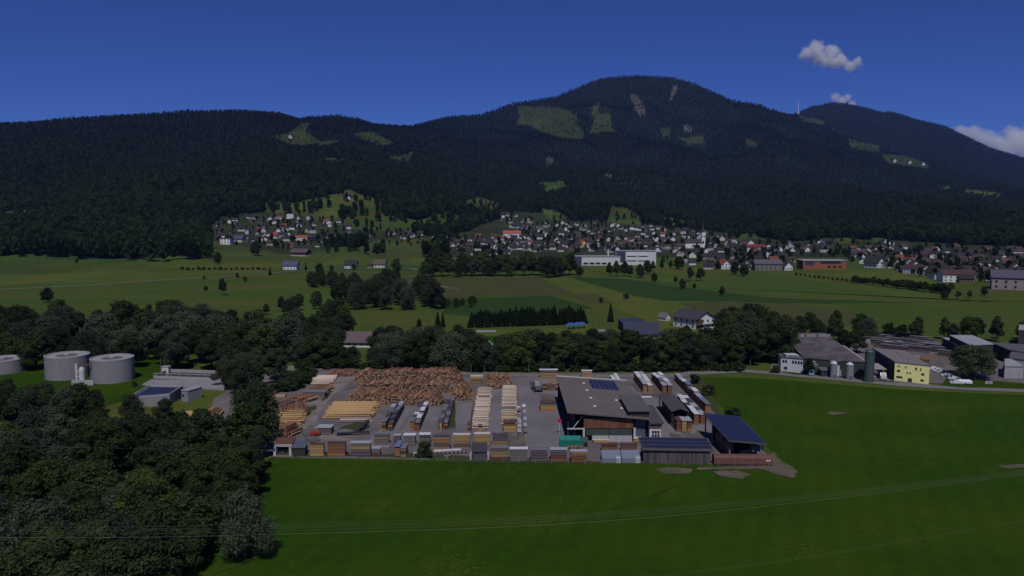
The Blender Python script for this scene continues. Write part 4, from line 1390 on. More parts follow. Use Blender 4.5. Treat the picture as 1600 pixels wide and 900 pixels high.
# small buildings high on the slopes
for px, py, lab in ((455, 216, "white"), (1396, 253, "white"), (1441, 258, "white"), (1420, 256, "white"), (330, 323, "white"), (322, 321, "white"), (546, 311, "white"), (602, 330, "white"), (705, 316, "white"), (728, 327, "white")):
    house(T(px, py), rng.uniform(-.4, .4), "a hillside clearing", HOUSES[1], W, DK, None, 1.2 if py > 280 else 2.0)
# country road continuing over the rise
pts = [T(px, py) for px, py in ((420, 427.5), (470, 424), (540, 421), (610, 419.5), (640, 420), (655, 423))]
vs, fs = ribbon_mesh(smooth_line(pts, 8), 5.0, 0)
vs = [(v[0], v[1], hz(v[0], v[1]) + 0.45) for v in vs]
structure(link("country_road", mesh_np("country_road", vs, fs, [ROADM])))

# ================================================================ SAWMILL YARD
ORD = ["first", "second", "third", "fourth", "fifth", "sixth", "seventh", "eighth", "ninth", "tenth", "eleventh", "twelfth"]
BOARD = mat("sawn_boards", (1.08, 1.05, 1.0), (0.78, 0.76, 0.74), scale=2.2, rough=0.9, use_col=True, stripes=('Z', 1.9, 0.62), stretch=(0.6, 0.6, 4))
COVER = mat("cover_sheet", (1.0, 1.0, 1.0), (0.78, 0.78, 0.80), scale=2.0, rough=0.55, use_col=True, spec=0.4)
UB = MB().box(-.5, .5, -.5, .5, 0, 1).mesh("lumber_package", BOARD)
# a slightly sagging cover sheet, unit size
cv = MB()
n = 6
gv, gf = [], []
for i in range(n + 1):
    for j in (0, 1):
        x_ = i / n - .5
        s = 0.25 * math.sin(i * 2.3) + 0.15 * math.sin(i * 5.1 + j)
        gv += [(x_, j - .5, 0.0 + s * 0.5), (x_, j - .5, 1.0 + s)]
for i in range(n):
    a, b = i * 4, (i + 1) * 4
    gf += [(a + 1, b + 1, b + 3, a + 3), (a, a + 2, b + 2, b), (a, b, b + 1, a + 1), (a + 2, a + 3, b + 3, b + 2)]
gf += [(0, 1, 3, 2), (n * 4, n * 4 + 2, n * 4 + 3, n * 4 + 1)]
UC = mesh_np("cover", gv + [], gf, [COVER])
BEAR = mat("bearer_timber", (0.10, 0.075, 0.05), rough=0.95)
BEARM = MB().box(-.5, .5, -.5, .5, 0, 1).mesh("bearer", BEAR)
C_ = {'yellow': (0.46, 0.31, 0.13), 'pale': (0.50, 0.40, 0.27), 'orange': (0.38, 0.19, 0.075), 'brown': (0.23, 0.115, 0.06), 'grey': (0.19, 0.175, 0.18), 'dark': (0.085, 0.07, 0.068), 'tan': (0.35, 0.24, 0.13), 'purple': (0.15, 0.12, 0.135), 'red': (0.17, 0.065, 0.05)}
K_ = {'white': (0.72, 0.72, 0.74), 'silver': (0.42, 0.42, 0.46), 'grey': (0.20, 0.19, 0.205), 'dark': (0.085, 0.08, 0.09), 'blue': (0.14, 0.22, 0.40), 'brown': (0.11, 0.07, 0.06), 'cream': (0.62, 0.60, 0.52)}


def stack(x, y, w, d, layers, cover, label, rz=0.0, group=None, long_axis='x'):
    """Lumber stack: Empty at its base > packages of boards laid on bearers, and a cover sheet. layers = [(height, colour), ...]."""
    o = thing("lumber_stack", label, "lumber stack", (x, y, 0.09), rz, group)
    z = 0.0
    for k, (h, c) in enumerate(layers):
        for s in (-.32, .32):
            if long_axis == 'x':
                link("bearer", BEARM, o, (s * w, 0, z), 0, (0.12, d * .98, 0.12))
            else:
                link("bearer", BEARM, o, (0, s * d, z), 0, (w * .98, 0.12, 0.12))
        z += 0.12
        j = rng.uniform(0.85, 1.12)
        cc = C_[c]
        link("lumber_package", UB, o, (rng.uniform(-.06, .06), rng.uniform(-.05, .05), z), rng.uniform(-.008, .008), (w * rng.uniform(.96, 1.0), d, h), tuple(v * j for v in cc))
        z += h
    if cover:
        link("cover", UC, o, (0, 0, z + 0.03), rng.uniform(-.02, .02) + (0 if long_axis == 'x' else 0), (w * 1.06, d * 1.12, 0.09), K_[cover])
    return o


def pstack(x0, x1, ybase, h, d, cols, cover, label):
    """Stack whose front face spans picture columns x0..x1 and stands on row ybase."""
    a, b = G(x0, ybase), G(x1, ybase)
    n = len(cols)
    return stack((a[0] + b[0]) / 2, a[1] + d / 2, b[0] - a[0], d, [((h - 0.12 * n) / n, c) for c in cols], cover, label)


# --- stacks along the front fence and the row behind it
pstack(484, 506, 713.5, 3.1, 1.3, ['yellow', 'yellow', 'yellow', 'yellow'], 'brown', "tall pale yellow lumber stack beside the dark blue hut")
pstack(512, 540, 713.5, 3.5, 1.3, ['orange', 'brown', 'brown', 'brown'], 'brown', "tall orange-brown lumber stack third from the open shed")
pstack(548, 579, 713, 3.3, 1.8, ['purple', 'purple', 'yellow', 'grey'], 'silver', "wide lumber stack with one yellow layer under pale cover")
pstack(581, 594, 713, 1.9, 1.4, ['red', 'grey', 'grey'], 'silver', "small low grey lumber stack by the front fence")
pstack(617, 625, 714, 2.6, 5.0, ['orange', 'orange', 'orange'], 'blue', "narrow orange lumber stack under bright blue cover")
pstack(625.8, 634.5, 715, 2.3, 4.2, ['tan', 'dark', 'tan'], 'grey', "narrow dark-topped stack right of the blue covered one")
pstack(584, 608, 695, 2.7, 1.6, ['grey', 'grey', 'tan', 'purple'], 'grey', "grey stack with thin yellow band in the second row")
pstack(615.5, 626, 692, 1.9, 1.6, ['red', 'purple', 'purple'], 'silver', "small purple stack under drooping silver sheet")
pstack(631, 649, 696, 2.6, 2.0, ['grey', 'grey', 'grey'], 'white', "grey stack under tilted white sheet in second row")
pstack(655, 672, 695, 2.6, 2.0, ['grey', 'grey', 'dark'], 'white', "grey stack under flat white sheet in second row")
pstack(677.5, 703, 704, 3.6, 1.6, ['tan', 'purple', 'orange', 'tan'], 'dark', "tan and orange stack under dark cover in second row")
pstack(708.5, 734, 704, 4.0, 1.6, ['tan', 'purple', 'tan', 'yellow', 'yellow'], 'cream', "tallest yellow and purple stack with cream cover")
pstack(741, 765, 697, 3.1, 1.8, ['yellow', 'yellow', 'yellow'], 'cream', "clean yellow lumber stack behind the dark-roofed fence hut")
pstack(769, 793.5, 699, 3.2, 1.8, ['tan', 'tan', 'purple', 'purple'], 'dark', "tan and purple stack right of the clean yellow stack")
pstack(767, 794, 720, 3.1, 1.7, ['red', 'tan', 'tan', 'purple'], 'grey', "tan and red stack beside the dark-roofed fence hut")
pstack(797, 824, 721.5, 3.1, 1.7, ['grey', 'grey', 'grey', 'grey'], 'white', "plain grey fence stack under bright white sheet")
pstack(829, 856, 722, 2.9, 1.7, ['purple', 'purple', 'purple', 'purple'], 'grey', "purple-grey fence stack under a grey sheet")
pstack(860, 886, 722, 3.0, 1.9, ['brown', 'red', 'purple', 'grey'], 'silver', "grey over red-brown fence stack with pale sheet")
pstack(892, 917, 723, 2.7, 1.7, ['brown', 'brown', 'brown', 'tan'], 'silver', "red-brown fence stack with pale blue sheet, rightmost")
pstack(940, 965, 707, 1.9, 1.6, ['orange', 'brown', 'red'], 'brown', "brown stack behind the left blue-grey tarpaulin")
pstack(970, 996, 707, 1.9, 1.6, ['orange', 'brown', 'purple'], 'brown', "brown stack behind the right blue-grey tarpaulin")
pstack(844, 868, 643, 2.6, 3.2, ['orange', 'yellow', 'tan', 'grey'], 'brown', "orange and yellow stack beside the hall's dark side")
pstack(843.5, 871, 592, 3.2, 2.0, ['tan', 'tan', 'purple'], 'white', "tan stack under white sheet behind the log grab heap")
pstack(909, 925, 590, 2.4, 1.8, ['tan', 'tan'], 'white', "tan stack peeking over the hall roof")
pstack(786.5, 806, 676, 2.7, 3.0, ['yellow', 'yellow', 'brown'], 'brown', "yellow stack at near end of the right pale log row")
pstack(735.5, 753.5, 600, 2.6, 2.4, ['tan', 'brown', 'yellow'], 'cream', "yellow and brown stack right of the big log heap")
pstack(495.5, 517.5, 680, 2.0, 3.2, ['grey', 'purple', 'grey'], 'silver', "grey beam stack below the long yellow trunks")
pstack(473, 508, 621, 1.6, 4.0, ['grey', 'grey'], 'grey', "wide grey board stack on grass by the yard track")
pstack(424, 446, 622, 0.9, 2.0, ['pale'], None, "low pale grey board stack left of the brown leaning logs")
pstack(730, 736, 674, 1.8, 3.2, ['red', 'tan'], 'brown', "small red-brown bundle left of the left pale log row")
pstack(747, 753, 681, 2.4, 2.4, ['yellow', 'yellow'], 'brown', "bright yellow upright bundle at near end of left log row")
pstack(687, 690.5, 676, 2.4, 1.6, ['yellow', 'yellow'], None, "bright yellow narrow bundle before the third wrapped row")
pstack(927, 951.5, 693, 0.8, 1.0, ['yellow'], 'cream', "single yellow beam bundle before the concrete hall wall")
pstack(991, 1003, 692, 1.0, 2.0, ['yellow'], 'cream', "yellow boards before the hall's blue doorway")


# --- rows of narrow stacks standing end-on
def rows(x_cols, y0, y1, length, hr, w, cols, covers, where, seed):
    g = random.Random(seed)
    for ci, xc in enumerate(x_cols):
        side = "" if len(x_cols) == 1 else ("left column, " if ci == 0 else "right column, ")
        y, k = y0 + g.uniform(0, .6), 0
        while y + length < y1 and k < 12:
            h = g.uniform(*hr)
            nl = 3 if h > 2.2 else 2
            cs = [g.choice(cols) for _ in range(nl)]
            cvr = g.choice(covers)
            stack(xc + g.uniform(-.1, .1), y + length / 2, w, length, [((h - .12 * nl) / nl, c) for c in cs], cvr, f"{ORD[k]} lumber stack from front, {side}{where}", 0, "stacks of " + where, 'y')
            y += length + g.uniform(0.15, 0.5)
            k += 1


rows([-36.2, -34.5], 222, 251, 4.0, (2.0, 2.9), 1.3, ['orange', 'brown', 'dark', 'dark'], ['dark', 'dark', 'dark', 'grey', 'silver'], "the wrapped row nearest the long yellow trunks", 1)
rows([-28.3, -26.8], 222, 249, 4.0, (2.0, 2.8), 1.3, ['orange', 'brown', 'dark'], ['dark', 'dark', 'grey', 'white'], "the middle wrapped row", 2)
rows([-20.4, -19.0], 224, 256, 4.0, (1.8, 2.5), 1.2, ['orange', 'brown', 'dark', 'grey'], ['dark', 'dark', 'grey', 'grey'], "the wrapped row beside the left pale logs", 3)
rows([2.1, 3.7], 216, 246, 3.2, (1.4, 2.3), 1.0, ['yellow', 'orange', 'dark', 'grey'], ['silver', 'silver', 'grey', 'white'], "the silver-topped row on the paved lane", 4)
rows([36.6, 38.2], 276, 294, 4.2, (1.8, 2.4), 1.2, ['orange', 'dark', 'brown'], ['white', 'dark'], "the short row behind the hall roof", 5)
rows([45.6, 47.3], 270, 293, 5.0, (2.6, 3.2), 1.5, ['brown', 'tan', 'brown'], ['silver', 'grey', 'white'], "the back row nearest the hall", 6)
rows([52.2, 54.0], 270, 293, 5.0, (2.6, 3.2), 1.5, ['brown', 'purple', 'brown'], ['white', 'grey', 'silver'], "the back row left of the fence row", 7)
rows([53.8, 55.6], 229, 258, 4.8, (2.6, 3.2), 1.5, ['brown', 'orange', 'brown'], ['white', 'silver', 'white', 'dark'], "the row beside the dark gabled shed", 8)
rows([60.4], 243, 292, 5.0, (2.4, 3.3), 1.6, ['brown', 'orange', 'purple', 'tan'], ['silver', 'white', 'grey', 'blue'], "the fence row along the meadow", 9)
for i, (dx, c, k) in enumerate(((0, ['brown', 'red', 'brown'], 'brown'), (1.5, ['yellow', 'yellow', 'yellow'], 'silver'), (3.0, ['orange', 'brown', 'red'], 'silver'))):
    stack(47.0 + dx, 223.6, 1.3, 4.2, [(0.95, q) for q in c], k, ("left red-brown", "middle yellow-ended", "right orange-brown")[i] + " stack before the dark gabled shed", 0, None, 'y')

# --- log piles
LOGC = {}


def log_mat(name, a, b):
    if name not in LOGC:
        LOGC[name] = mat("logs_" + name, a, b, scale=1.2, rough=0.95, island=0.5)
    return LOGC[name]


LM = {'red': log_mat("red_brown", (0.25, 0.115, 0.066), (0.15, 0.074, 0.050)), 'orange': log_mat("orange", (0.34, 0.155, 0.062), (0.20, 0.10, 0.05)), 'pale': log_mat("peeled_pale", (0.56, 0.46, 0.36), (0.42, 0.34, 0.27)),
      'yellow': log_mat("yellow", (0.46, 0.30, 0.135), (0.33, 0.21, 0.10)), 'grey': log_mat("grey", (0.20, 0.17, 0.16), (0.13, 0.11, 0.11)), 'end': log_mat("sawn_ends", (0.42, 0.275, 0.165), (0.25, 0.155, 0.10))}
LOGUNIT = {k: MB().tube((-.5, 0, 0), (.5, 0, 0), .5, .44, 7).mesh("log", m) for k, m in LM.items()}


def log_pile(label, a, b, length, h, dia, key, skew=0.0, seed=1, back=0.5):
    """Heap of logs lying across the line a-b (ends face the viewer), joined: single logs are too thin to tell apart."""
    g = random.Random(seed)
    a, b = Vector(a), Vector(b)
    W_ = (b - a).length
    o = thing("log_pile", label, "log pile", (a.x, a.y, 0.08), math.atan2(b.y - a.y, b.x - a.x))
    mb = MB()
    rows_ = max(1, int(h / (dia * .88)))
    for r in range(rows_):
        z = dia / 2 + r * dia * .87
        nx_ = int(W_ / dia)
        for i in range(nx_):
            x = (i + .5 + (r % 2) * .5) * dia + g.uniform(-.06, .06)
            edge = min(x, W_ - x)
            top = h * (0.72 + 0.30 * vnoise(np.array([x / 4.5]), np.array([seed * 3.7]), 5)[0]) * min(1, 0.35 + edge / (h * .8))
            if z > top:
                continue
            L_ = length * g.uniform(.86, 1.05)
            y0 = g.uniform(-.5, .5)
            dd = dia * g.uniform(.38, .58)
            zz = z + g.uniform(-.06, .06) * dia
            t = g.uniform(-.05, .05)
            mb.tube((x, y0, zz), (x + L_ * math.sin(skew) + t, y0 + L_ * math.cos(skew), zz + g.uniform(-.1, .1)), dd, dd * .85, 6, 0 if g.random() < .66 else 2 if g.random() < .6 else 3, caps=False)
            # sawn ends as their own faces
            n6 = len(mb.v)
            mb.f.append(tuple(range(n6 - 7, n6 - 13, -1)))
            mb.m.append(1)
    q = mb.build("logs", [LM[key], LM['end'], LM['orange'], LM['end']], o)
    q["kind"] = "stuff"
    return o


log_pile("rearmost long heap of red-brown logs along the tree belt", G(553, 600), G(722, 599), 5.2, 5.4, .52, 'red', .12, 1)
log_pile("middle heap of red-brown logs between two longer heaps", G(556, 615), G(735, 614), 5.0, 4.3, .52, 'red', .10, 2)
log_pile("front heap of red-brown logs facing the wrapped rows", G(538, 631), G(688, 634), 5.0, 4.2, .52, 'red', .15, 3)
log_pile("small tall heap of orange-brown logs at the right of the heaps", G(700, 627), G(736, 626), 4.6, 3.6, .5, 'orange', .05, 4)
log_pile("low tapering heap of logs where the yard track ends", G(507, 590), G(556, 588), 5.0, 2.2, .48, 'red', .35, 5)
log_pile("back low log pile beside the road, right of the yellow stack", G(756, 595), G(799, 595), 4.4, 2.2, .48, 'orange', .0, 6)
log_pile("front low log pile right of the yellow stack", G(757, 606.5), G(802, 607), 4.4, 2.2, .48, 'red', .03, 7)
log_pile("orange log pile leaning right below the pale trunks", G(480, 611), G(512, 611), 5.0, 1.5, .45, 'orange', .4, 8)
log_pile("brown leaning log pile below the grey board stack", G(446, 628), G(482, 629), 5.0, 2.0, .48, 'red', .4, 9)
log_pile("dark brown log pile seen end-on beside the yellow trunks", G(430, 683), G(456, 683), 5.5, 3.6, .5, 'red', .35, 10)
log_pile("reddish log heap behind the crossed yellow trunks", G(432, 655), G(482, 648), 7.5, 3.2, .48, 'red', .35, 11)
log_pile("small brown log heap nearest the sewage basins", G(400, 624), G(426, 624), 5.0, 1.7, .45, 'red', .3, 12)
log_pile("grey-brown logs sloping at the yard's far left", G(402, 638), G(440, 637), 7.0, 2.4, .45, 'grey', .5, 17)
log_pile("brown log heap half hidden by the tall loose tree", G(362, 640), G(404, 640), 5.0, 2.0, .48, 'red', .3, 13)
log_pile("orange logs glimpsed through the wood beside the basins", G(284, 668), G(316, 666), 5.0, 2.2, .48, 'orange', .3, 14)
log_pile("rusty logs glimpsed left of the tall loose tree", G(318, 652), G(346, 650), 5.0, 1.8, .48, 'red', .2, 15)
log_pile("tangled grey wood heap held beside the hall's back corner", G(842, 610), G(871, 611), 5.0, 3.2, .36, 'grey', .5, 16)


def log_stack(label, x, y, length, depth, h, dia, key, rz=0.0, seed=1, jitter=.25, gap=0.0):
    """Trunks lying side by side; every trunk is its own part."""
    g = random.Random(seed)
    o = thing("log_stack", label, "log stack", (x, y, 0.09), rz)
    n = int(depth / dia)
    rows_ = max(1, int(h / (dia * .85)))
    hidden = MB()
    for r in range(rows_):
        for i in range(n):
            yy = (i + .5 + (r % 2) * .5) * dia
            prof = h * (0.72 + 0.28 * math.sin(i * .55 + seed) * math.sin(i * 1.7)) * min(1, .45 + min(yy, depth - yy) / 2.0)
            zz = dia / 2 + r * dia * .86
            if zz > prof + dia * .3 and r > 0:
                continue
            if g.random() < gap:
                continue
            Lg = length * g.uniform(.82, 1.04)
            q = link("log", LOGUNIT[key if g.random() < .78 else g.choice(['grey', 'yellow', 'pale'])], o, (g.uniform(-jitter, jitter), yy, zz), g.uniform(-.02, .02), (Lg, dia * g.uniform(.85, 1.1), dia * g.uniform(.85, 1.1)))
    return o


a, b = G(494, 659), G(583, 655)
log_stack("long yellow peeled trunks lying beside the paved yard", (a[0] + b[0]) / 2 + .5, 236.2, 14.2, 17.0, 1.7, .55, 'yellow', 0.03, 1, .8)
a = G(551, 668)
log_stack("short grey trunks between the yellow trunks and wrapped rows", a[0] - .5, 231.5, 9.0, 4.0, .9, .5, 'grey', .03, 2, .5)
a = G(440, 664)
log_stack("crossed yellow trunks beside the dirty yard track", a[0], 228.0, 12.0, 11.0, 2.3, .5, 'yellow', .16, 3, .8, .12)
a = G(500, 602)
log_stack("pale peeled trunks at the top bend of the track", a[0], 284.0, 8.0, 13.0, 1.2, .55, 'pale', .05, 4, .4)
log_stack("left row of pale debarked logs in the paved yard", -9.1, 225.0, 4.7, 46.0, 2.7, .40, 'pale', 0, 5, .12)
log_stack("right row of pale debarked logs in the paved yard", -0.85, 229.5, 4.6, 44.0, 2.7, .40, 'pale', 0, 6, .12)
a = G(740, 618)
log_stack("few orange trunks slanting above the left pale row", a[0], a[1], 6.0, 1.6, .8, .4, 'orange', .25, 7, .3)
a = G(300, 652)
log_stack("yellow trunks glimpsed below the sewage basins", a[0], a[1], 7.0, 5.0, 1.0, .45, 'yellow', .1, 8, .5)

# ---------------------------------------------------------------- the main hall
CONC = mat("pale_concrete", (0.42, 0.42, 0.43), (0.34, 0.34, 0.36), scale=0.6, rough=0.85)
STEEL = mat("white_steel", (0.62, 0.62, 0.62), rough=0.5)
BITU = mat("brown_grey_roof_felt", (0.156, 0.136, 0.124), (0.120, 0.104, 0.096), scale=0.25, rough=0.9, detail=7, big=(0.09, (0.155, 0.136, 0.128), 0.7), stripes=('X', 0.35, 0.88))
BITD = mat("dark_roof_felt", (0.085, 0.080, 0.086), (0.065, 0.06, 0.066), scale=0.3, rough=0.9, detail=7)
WOODP = mat("red_brown_planks", (1, 1, 1), (0.7, 0.68, 0.66), scale=1.0, rough=0.85, use_col=True, stretch=(3, 3, .3))
DARKW = mat("dark_wall_cladding", (0.045, 0.042, 0.048), (0.03, 0.028, 0.034), scale=0.6, rough=0.85)
GREENP = mat("dark_green_sheet", (0.055, 0.075, 0.065), (0.042, 0.058, 0.052), scale=0.5, rough=0.6)
PV = mat("solar_cells", (0.022, 0.028, 0.075), (0.018, 0.022, 0.055), scale=2, rough=0.32, spec=0.5)
PVF = mat("solar_frame", (0.20, 0.21, 0.25), rough=0.4, metal=0.4)
h_ = thing("sawmill_hall", "large flat brown-grey roofed sawmill hall with wood-clad front", "hall", (0, 0, 0))
rf = MB().prism([(14.8, 211.0), (36.8, 210.6), (37.6, 259.0), (14.4, 257.5)], [8.15, 6.4, 6.4, 8.15], [8.5, 6.75, 6.75, 8.5]).build("roof", BITU, h_)
MB().prism([(14.4, 257.6), (37.6, 259.1), (37.6, 259.4), (14.4, 257.9)], [8.0, 6.3, 6.3, 8.0], [8.75, 7.0, 7.0, 8.75]).build("roof_edge", STEEL, rf)


def roof_z(x):
    return 8.5 - (x - 14.8) * 1.75 / 22.0


for (px, py) in ((912, 599), (917, 610), (923, 622), (929, 635), (963, 625.5), (971, 638)):
    x, y = G(px, py, 7.6)
    x, y = G(px, py, roof_z(x))
    MB().lathe([(.5, 0), (.48, .14), (.3, .28), (.05, .34)], 10, c=(x, y, roof_z(x) - .04)).build("skylight", STEEL, rf, smooth=True)
for i in range(6):
    for j in range(3):
        x = 24.6 + i * 1.42 + .05
        y = 243.2 + j * 4.4
        za, zb = roof_z(x), roof_z(x + 1.2)
        pv = MB().prism([(x, y), (x + 1.2, y), (x + 1.2, y + 4.1), (x, y + 4.1)], [za + .08, zb + .08, zb + .08, za + .08], [za + .16, zb + .16, zb + .16, za + .16]).build("solar_panel", PV, rf)
dm = MB().box(31.5, 36.9, 212.0, 229.2, 6.6, 8.45).build("roof_block", DARKW, h_)
MB().box(31.1, 37.3, 211.4, 229.8, 8.45, 8.75).build("roof_block_top", mat("block_roof_felt", (0.115, 0.108, 0.115), (0.095, 0.09, 0.096), scale=.3, rough=.85), dm)
MB().box(17.0, 17.3, 214.5, 257, 0, 7.9).build("side_wall", DARKW, h_)
MB().box(36.2, 36.5, 214, 256, 0, 6.4).build("side_wall", DARKW, h_)
MB().prism([(14.8, 256.0), (36.5, 256.0), (36.5, 256.3), (14.8, 256.3)], 0, [8.1, 6.4, 6.4, 8.1]).build("back_wall", DARKW, h_)
MB().box(17.3, 36.2, 226, 226.3, 0, 6.4).build("inner_wall", DARKW, h_)
for i in range(2):
    MB().box(20.0 + i * 6.15 + (1.6 if i == 0 else 0), 26.0 + i * 6.35, 212.0, 212.35, 0.05, 1.75).build("concrete_panel", CONC, h_)
    MB().box(19.9 + i * 6.3, 26.1 + i * 6.3, 212.1, 212.3, 1.76, 3.8).build("green_sheet", GREENP, h_)
for i in range(30):
    x = 19.3 + i * .447
    j = rng.uniform(.75, 1.2)
    MB().box(x, x + .42, 211.9 + rng.uniform(-.03, .03), 212.15, 3.82, 6.55).build("plank", WOODP, h_).color = (.20 * j, .088 * j, .048 * j, 1)
MB().prism([(19.3, 212.2), (36.2, 212.2), (36.2, 212.5), (19.3, 212.5)], [6.5, 6.0, 6.0, 6.5], [7.75, 6.42, 6.42, 7.75]).build("fascia", DARKW, h_)
for x in (19.1, 32.75):
    MB().box(x, x + .5, 211.7, 212.2, 0, 3.9).build("pillar", STEEL, h_)
for y in (213, 224, 235, 246):
    MB().box(15.0, 15.35, y, y + .35, 0, 8.1).build("post", DARKW, h_)
MB().box(14.9, 19.1, 212.6, 212.85, 3.3, 3.6).build("beam", STEEL, h_)
MB().tube((16.4, 212.7, 3.5), (19.0, 212.7, 6.9), .12).build("brace", STEEL, h_)
MB().box(33.3, 36.1, 213.0, 213.2, 0, 6.4).build("door", mat("blue_grey_door", (0.10, 0.115, 0.16), (0.08, 0.09, 0.13), scale=1, rough=.6, stripes=('X', 1.0, .7)), h_)
an = MB().prism([(37.0, 211.5), (40.0, 211.5), (40.5, 230), (37.5, 230)], 0, 4.9).build("annex_wall", mat("white_annex", (0.66, 0.66, 0.66), (0.58, 0.58, 0.6), scale=.5, rough=.9), h_)
MB().prism([(36.9, 210.7), (40.6, 210.7), (41.2, 230.6), (37.6, 230.6)], 5.2, 5.6).build("annex_roof", BITD, h_)
MB().box(37.0, 40.2, 211.2, 211.45, 4.1, 5.2).build("annex_fascia", mat("annex_wood", (0.20, 0.09, 0.06), rough=.85), h_)
for r in range(3):
    for k in range(3):
        MB().box(37.6 + k * .75, 38.2 + k * .75, 211.42, 211.5, .5 + r * 1.0, 1.25 + r * 1.0).build("window", GLASS, an)
# teal container and the clutter before it
x0, y0 = G(873, 692)
t_ = thing("container", "teal green open-topped waste container before the hall corner", "container", (x0, 206.6, 0.1))
TEAL = mat("teal_paint", (0.020, 0.20, 0.155), (0.016, 0.165, 0.13), scale=1.2, rough=.5, stripes=('X', .9, .8))
MB().box(0, 6.2, 0, 2.4, .12, 1.9).build("body", TEAL, t_)
MB().prism([(0.1, .3), (5.2, .3), (5.9, 2.3), (.3, 2.3)], 1.9, [2.0, 2.0, 2.55, 2.55]).build("tarpaulin", mat("teal_tarpaulin", (0.026, 0.25, 0.20), (0.02, 0.2, 0.16), scale=2, rough=.6), t_)
MB().box(-.05, 6.25, -.08, 0, 1.5, 1.7).build("rail", TEAL, t_)
for i, (px, lab) in enumerate(((885, "rusty tub"), (891, "second rusty tub"), (897.5, "third rusty tub"), (904, "fourth rusty tub"))):
    x, y = G(px, 693)
    q = thing("scrap_tub", ("leftmost", "second", "third", "rightmost")[i] + " small rusty tub before the teal container", "tub", (x, 204.9, .1), rng.uniform(-.3, .3))
    TB = mat("rusty_tub", (0.22, 0.12, 0.085), (0.12, 0.075, 0.06), scale=2, rough=.8)
    MB().prism([(-.45, -.4), (.45, -.4), (.5, .4), (-.5, .4)], .1, [.7, .7, .95, .95]).build("tub", TB, q)
    MB().box(-.5, .5, -.45, .45, 0, .1).build("pallet", BEAR, q)
x, y = G(913, 693)
q = thing("hopper", "dark grey hopper on legs beside the teal container", "hopper", (x, 207.0, .1))
GM = mat("grey_machine", (0.13, 0.13, 0.14), (0.09, 0.09, 0.10), scale=2, rough=.6)
MB().prism([(-.6, -.6), (.6, -.6), (.6, .6), (-.6, .6)], 1.4, 2.6).build("bin", GM, q)
MB().lathe([(.25, .7), (.75, 1.4)], 8).build("funnel", GM, q)
for sx in (-.5, .5):
    for sy in (-.5, .5):
        MB().box(sx - .06, sx + .06, sy - .06, sy + .06, 0, 1.4).build("leg", GM, q)
x, y = G(871, 655)
q = thing("sign_post", "red round sign on a post beside the hall's dark side", "sign", (13.2, 219.0, .1))
MB().tube((0, 0, 0), (0, 0, 3.4), .07).build("post", STEEL, q)
MB().tube((0, -.08, 3.9), (0, -.02, 3.9), .62, n=18).build("disc", mat("red_sign_paint", (0.55, 0.03, 0.06), rough=.5), q)
# wheel loader with a log grab
q = thing("wheel_loader", "grey wheel loader holding the tangled wood heap", "loader", (G(838, 611)[0], G(838, 611)[1], .1), .25)
TY = mat("tyre_rubber", (0.02, 0.02, 0.02), rough=.9)
MB().box(-1.0, 1.0, -3.0, 0.2, .9, 2.0).build("engine_body", GM, q)
MB().box(-.8, .8, -1.2, .6, 2.0, 3.3).build("cab", mat("loader_paint", (0.42, 0.42, 0.40), rough=.5), q)
MB().box(-.82, .82, -1.0, .4, 2.3, 3.1).build("cab_window", GLASS, q)
for sx in (-1.15, 1.15):
    for sy in (-2.2, 1.0):
        w_ = MB().tube((sx - .25, sy, .8), (sx + .25, sy, .8), .8, n=14).build("wheel", TY, q)
        MB().tube((sx - .27, sy, .8), (sx + .27, sy, .8), .35, n=10).build("rim", STEEL, w_)
for sx in (-.6, .6):
    MB().tube((sx, .2, 1.8), (sx, 3.0, 2.4), .14).build("arm", GM, q)
MB().box(-1.3, 1.3, 2.8, 3.6, 1.4, 2.6).build("grab", GM, q)

# ---------------------------------------------------------------- sheds
# long plank shed with solar roof at the front
s_ = thing("plank_shed", "long weathered plank shed with solar roof at the front fence", "shed", (0, 0, 0.05))
PLK = mat("weathered_grey_planks", (1, 1, 1), (.65, .64, .64), scale=1.2, rough=.9, use_col=True, stretch=(3, 3, .25))
for i in range(34):
    x = 32.4 + i * .48
    j = rng.uniform(.7, 1.25)
    MB().box(x, x + .455, 193.3 - i * .03 + rng.uniform(-.02, .02), 193.5 - i * .03, 0.05, 3.35).build("plank", PLK, s_).color = (.115 * j, .10 * j, .10 * j, 1)
MB().prism([(32.4, 193.6), (48.7, 192.6), (48.9, 197.6), (32.6, 198.4)], 0, [3.3, 3.3, 4.5, 4.5]).build("inner_wall", DARKW, s_)
P0, P1, P2, P3 = Vector((32.0, 192.8, 3.42)), Vector((49.6, 191.8, 3.42)), Vector((49.4, 198.2, 4.85)), Vector((31.9, 199.2, 4.85))
rf = MB().add([P0, P1, P2, P3, P0 + Vector((0, 0, .18)), P1 + Vector((0, 0, .18)), P2 + Vector((0, 0, .18)), P3 + Vector((0, 0, .18))], [(3, 2, 1, 0), (4, 5, 6, 7), (0, 1, 5, 4), (1, 2, 6, 5), (2, 3, 7, 6), (3, 0, 4, 7)]).build("roof", BITD, s_)


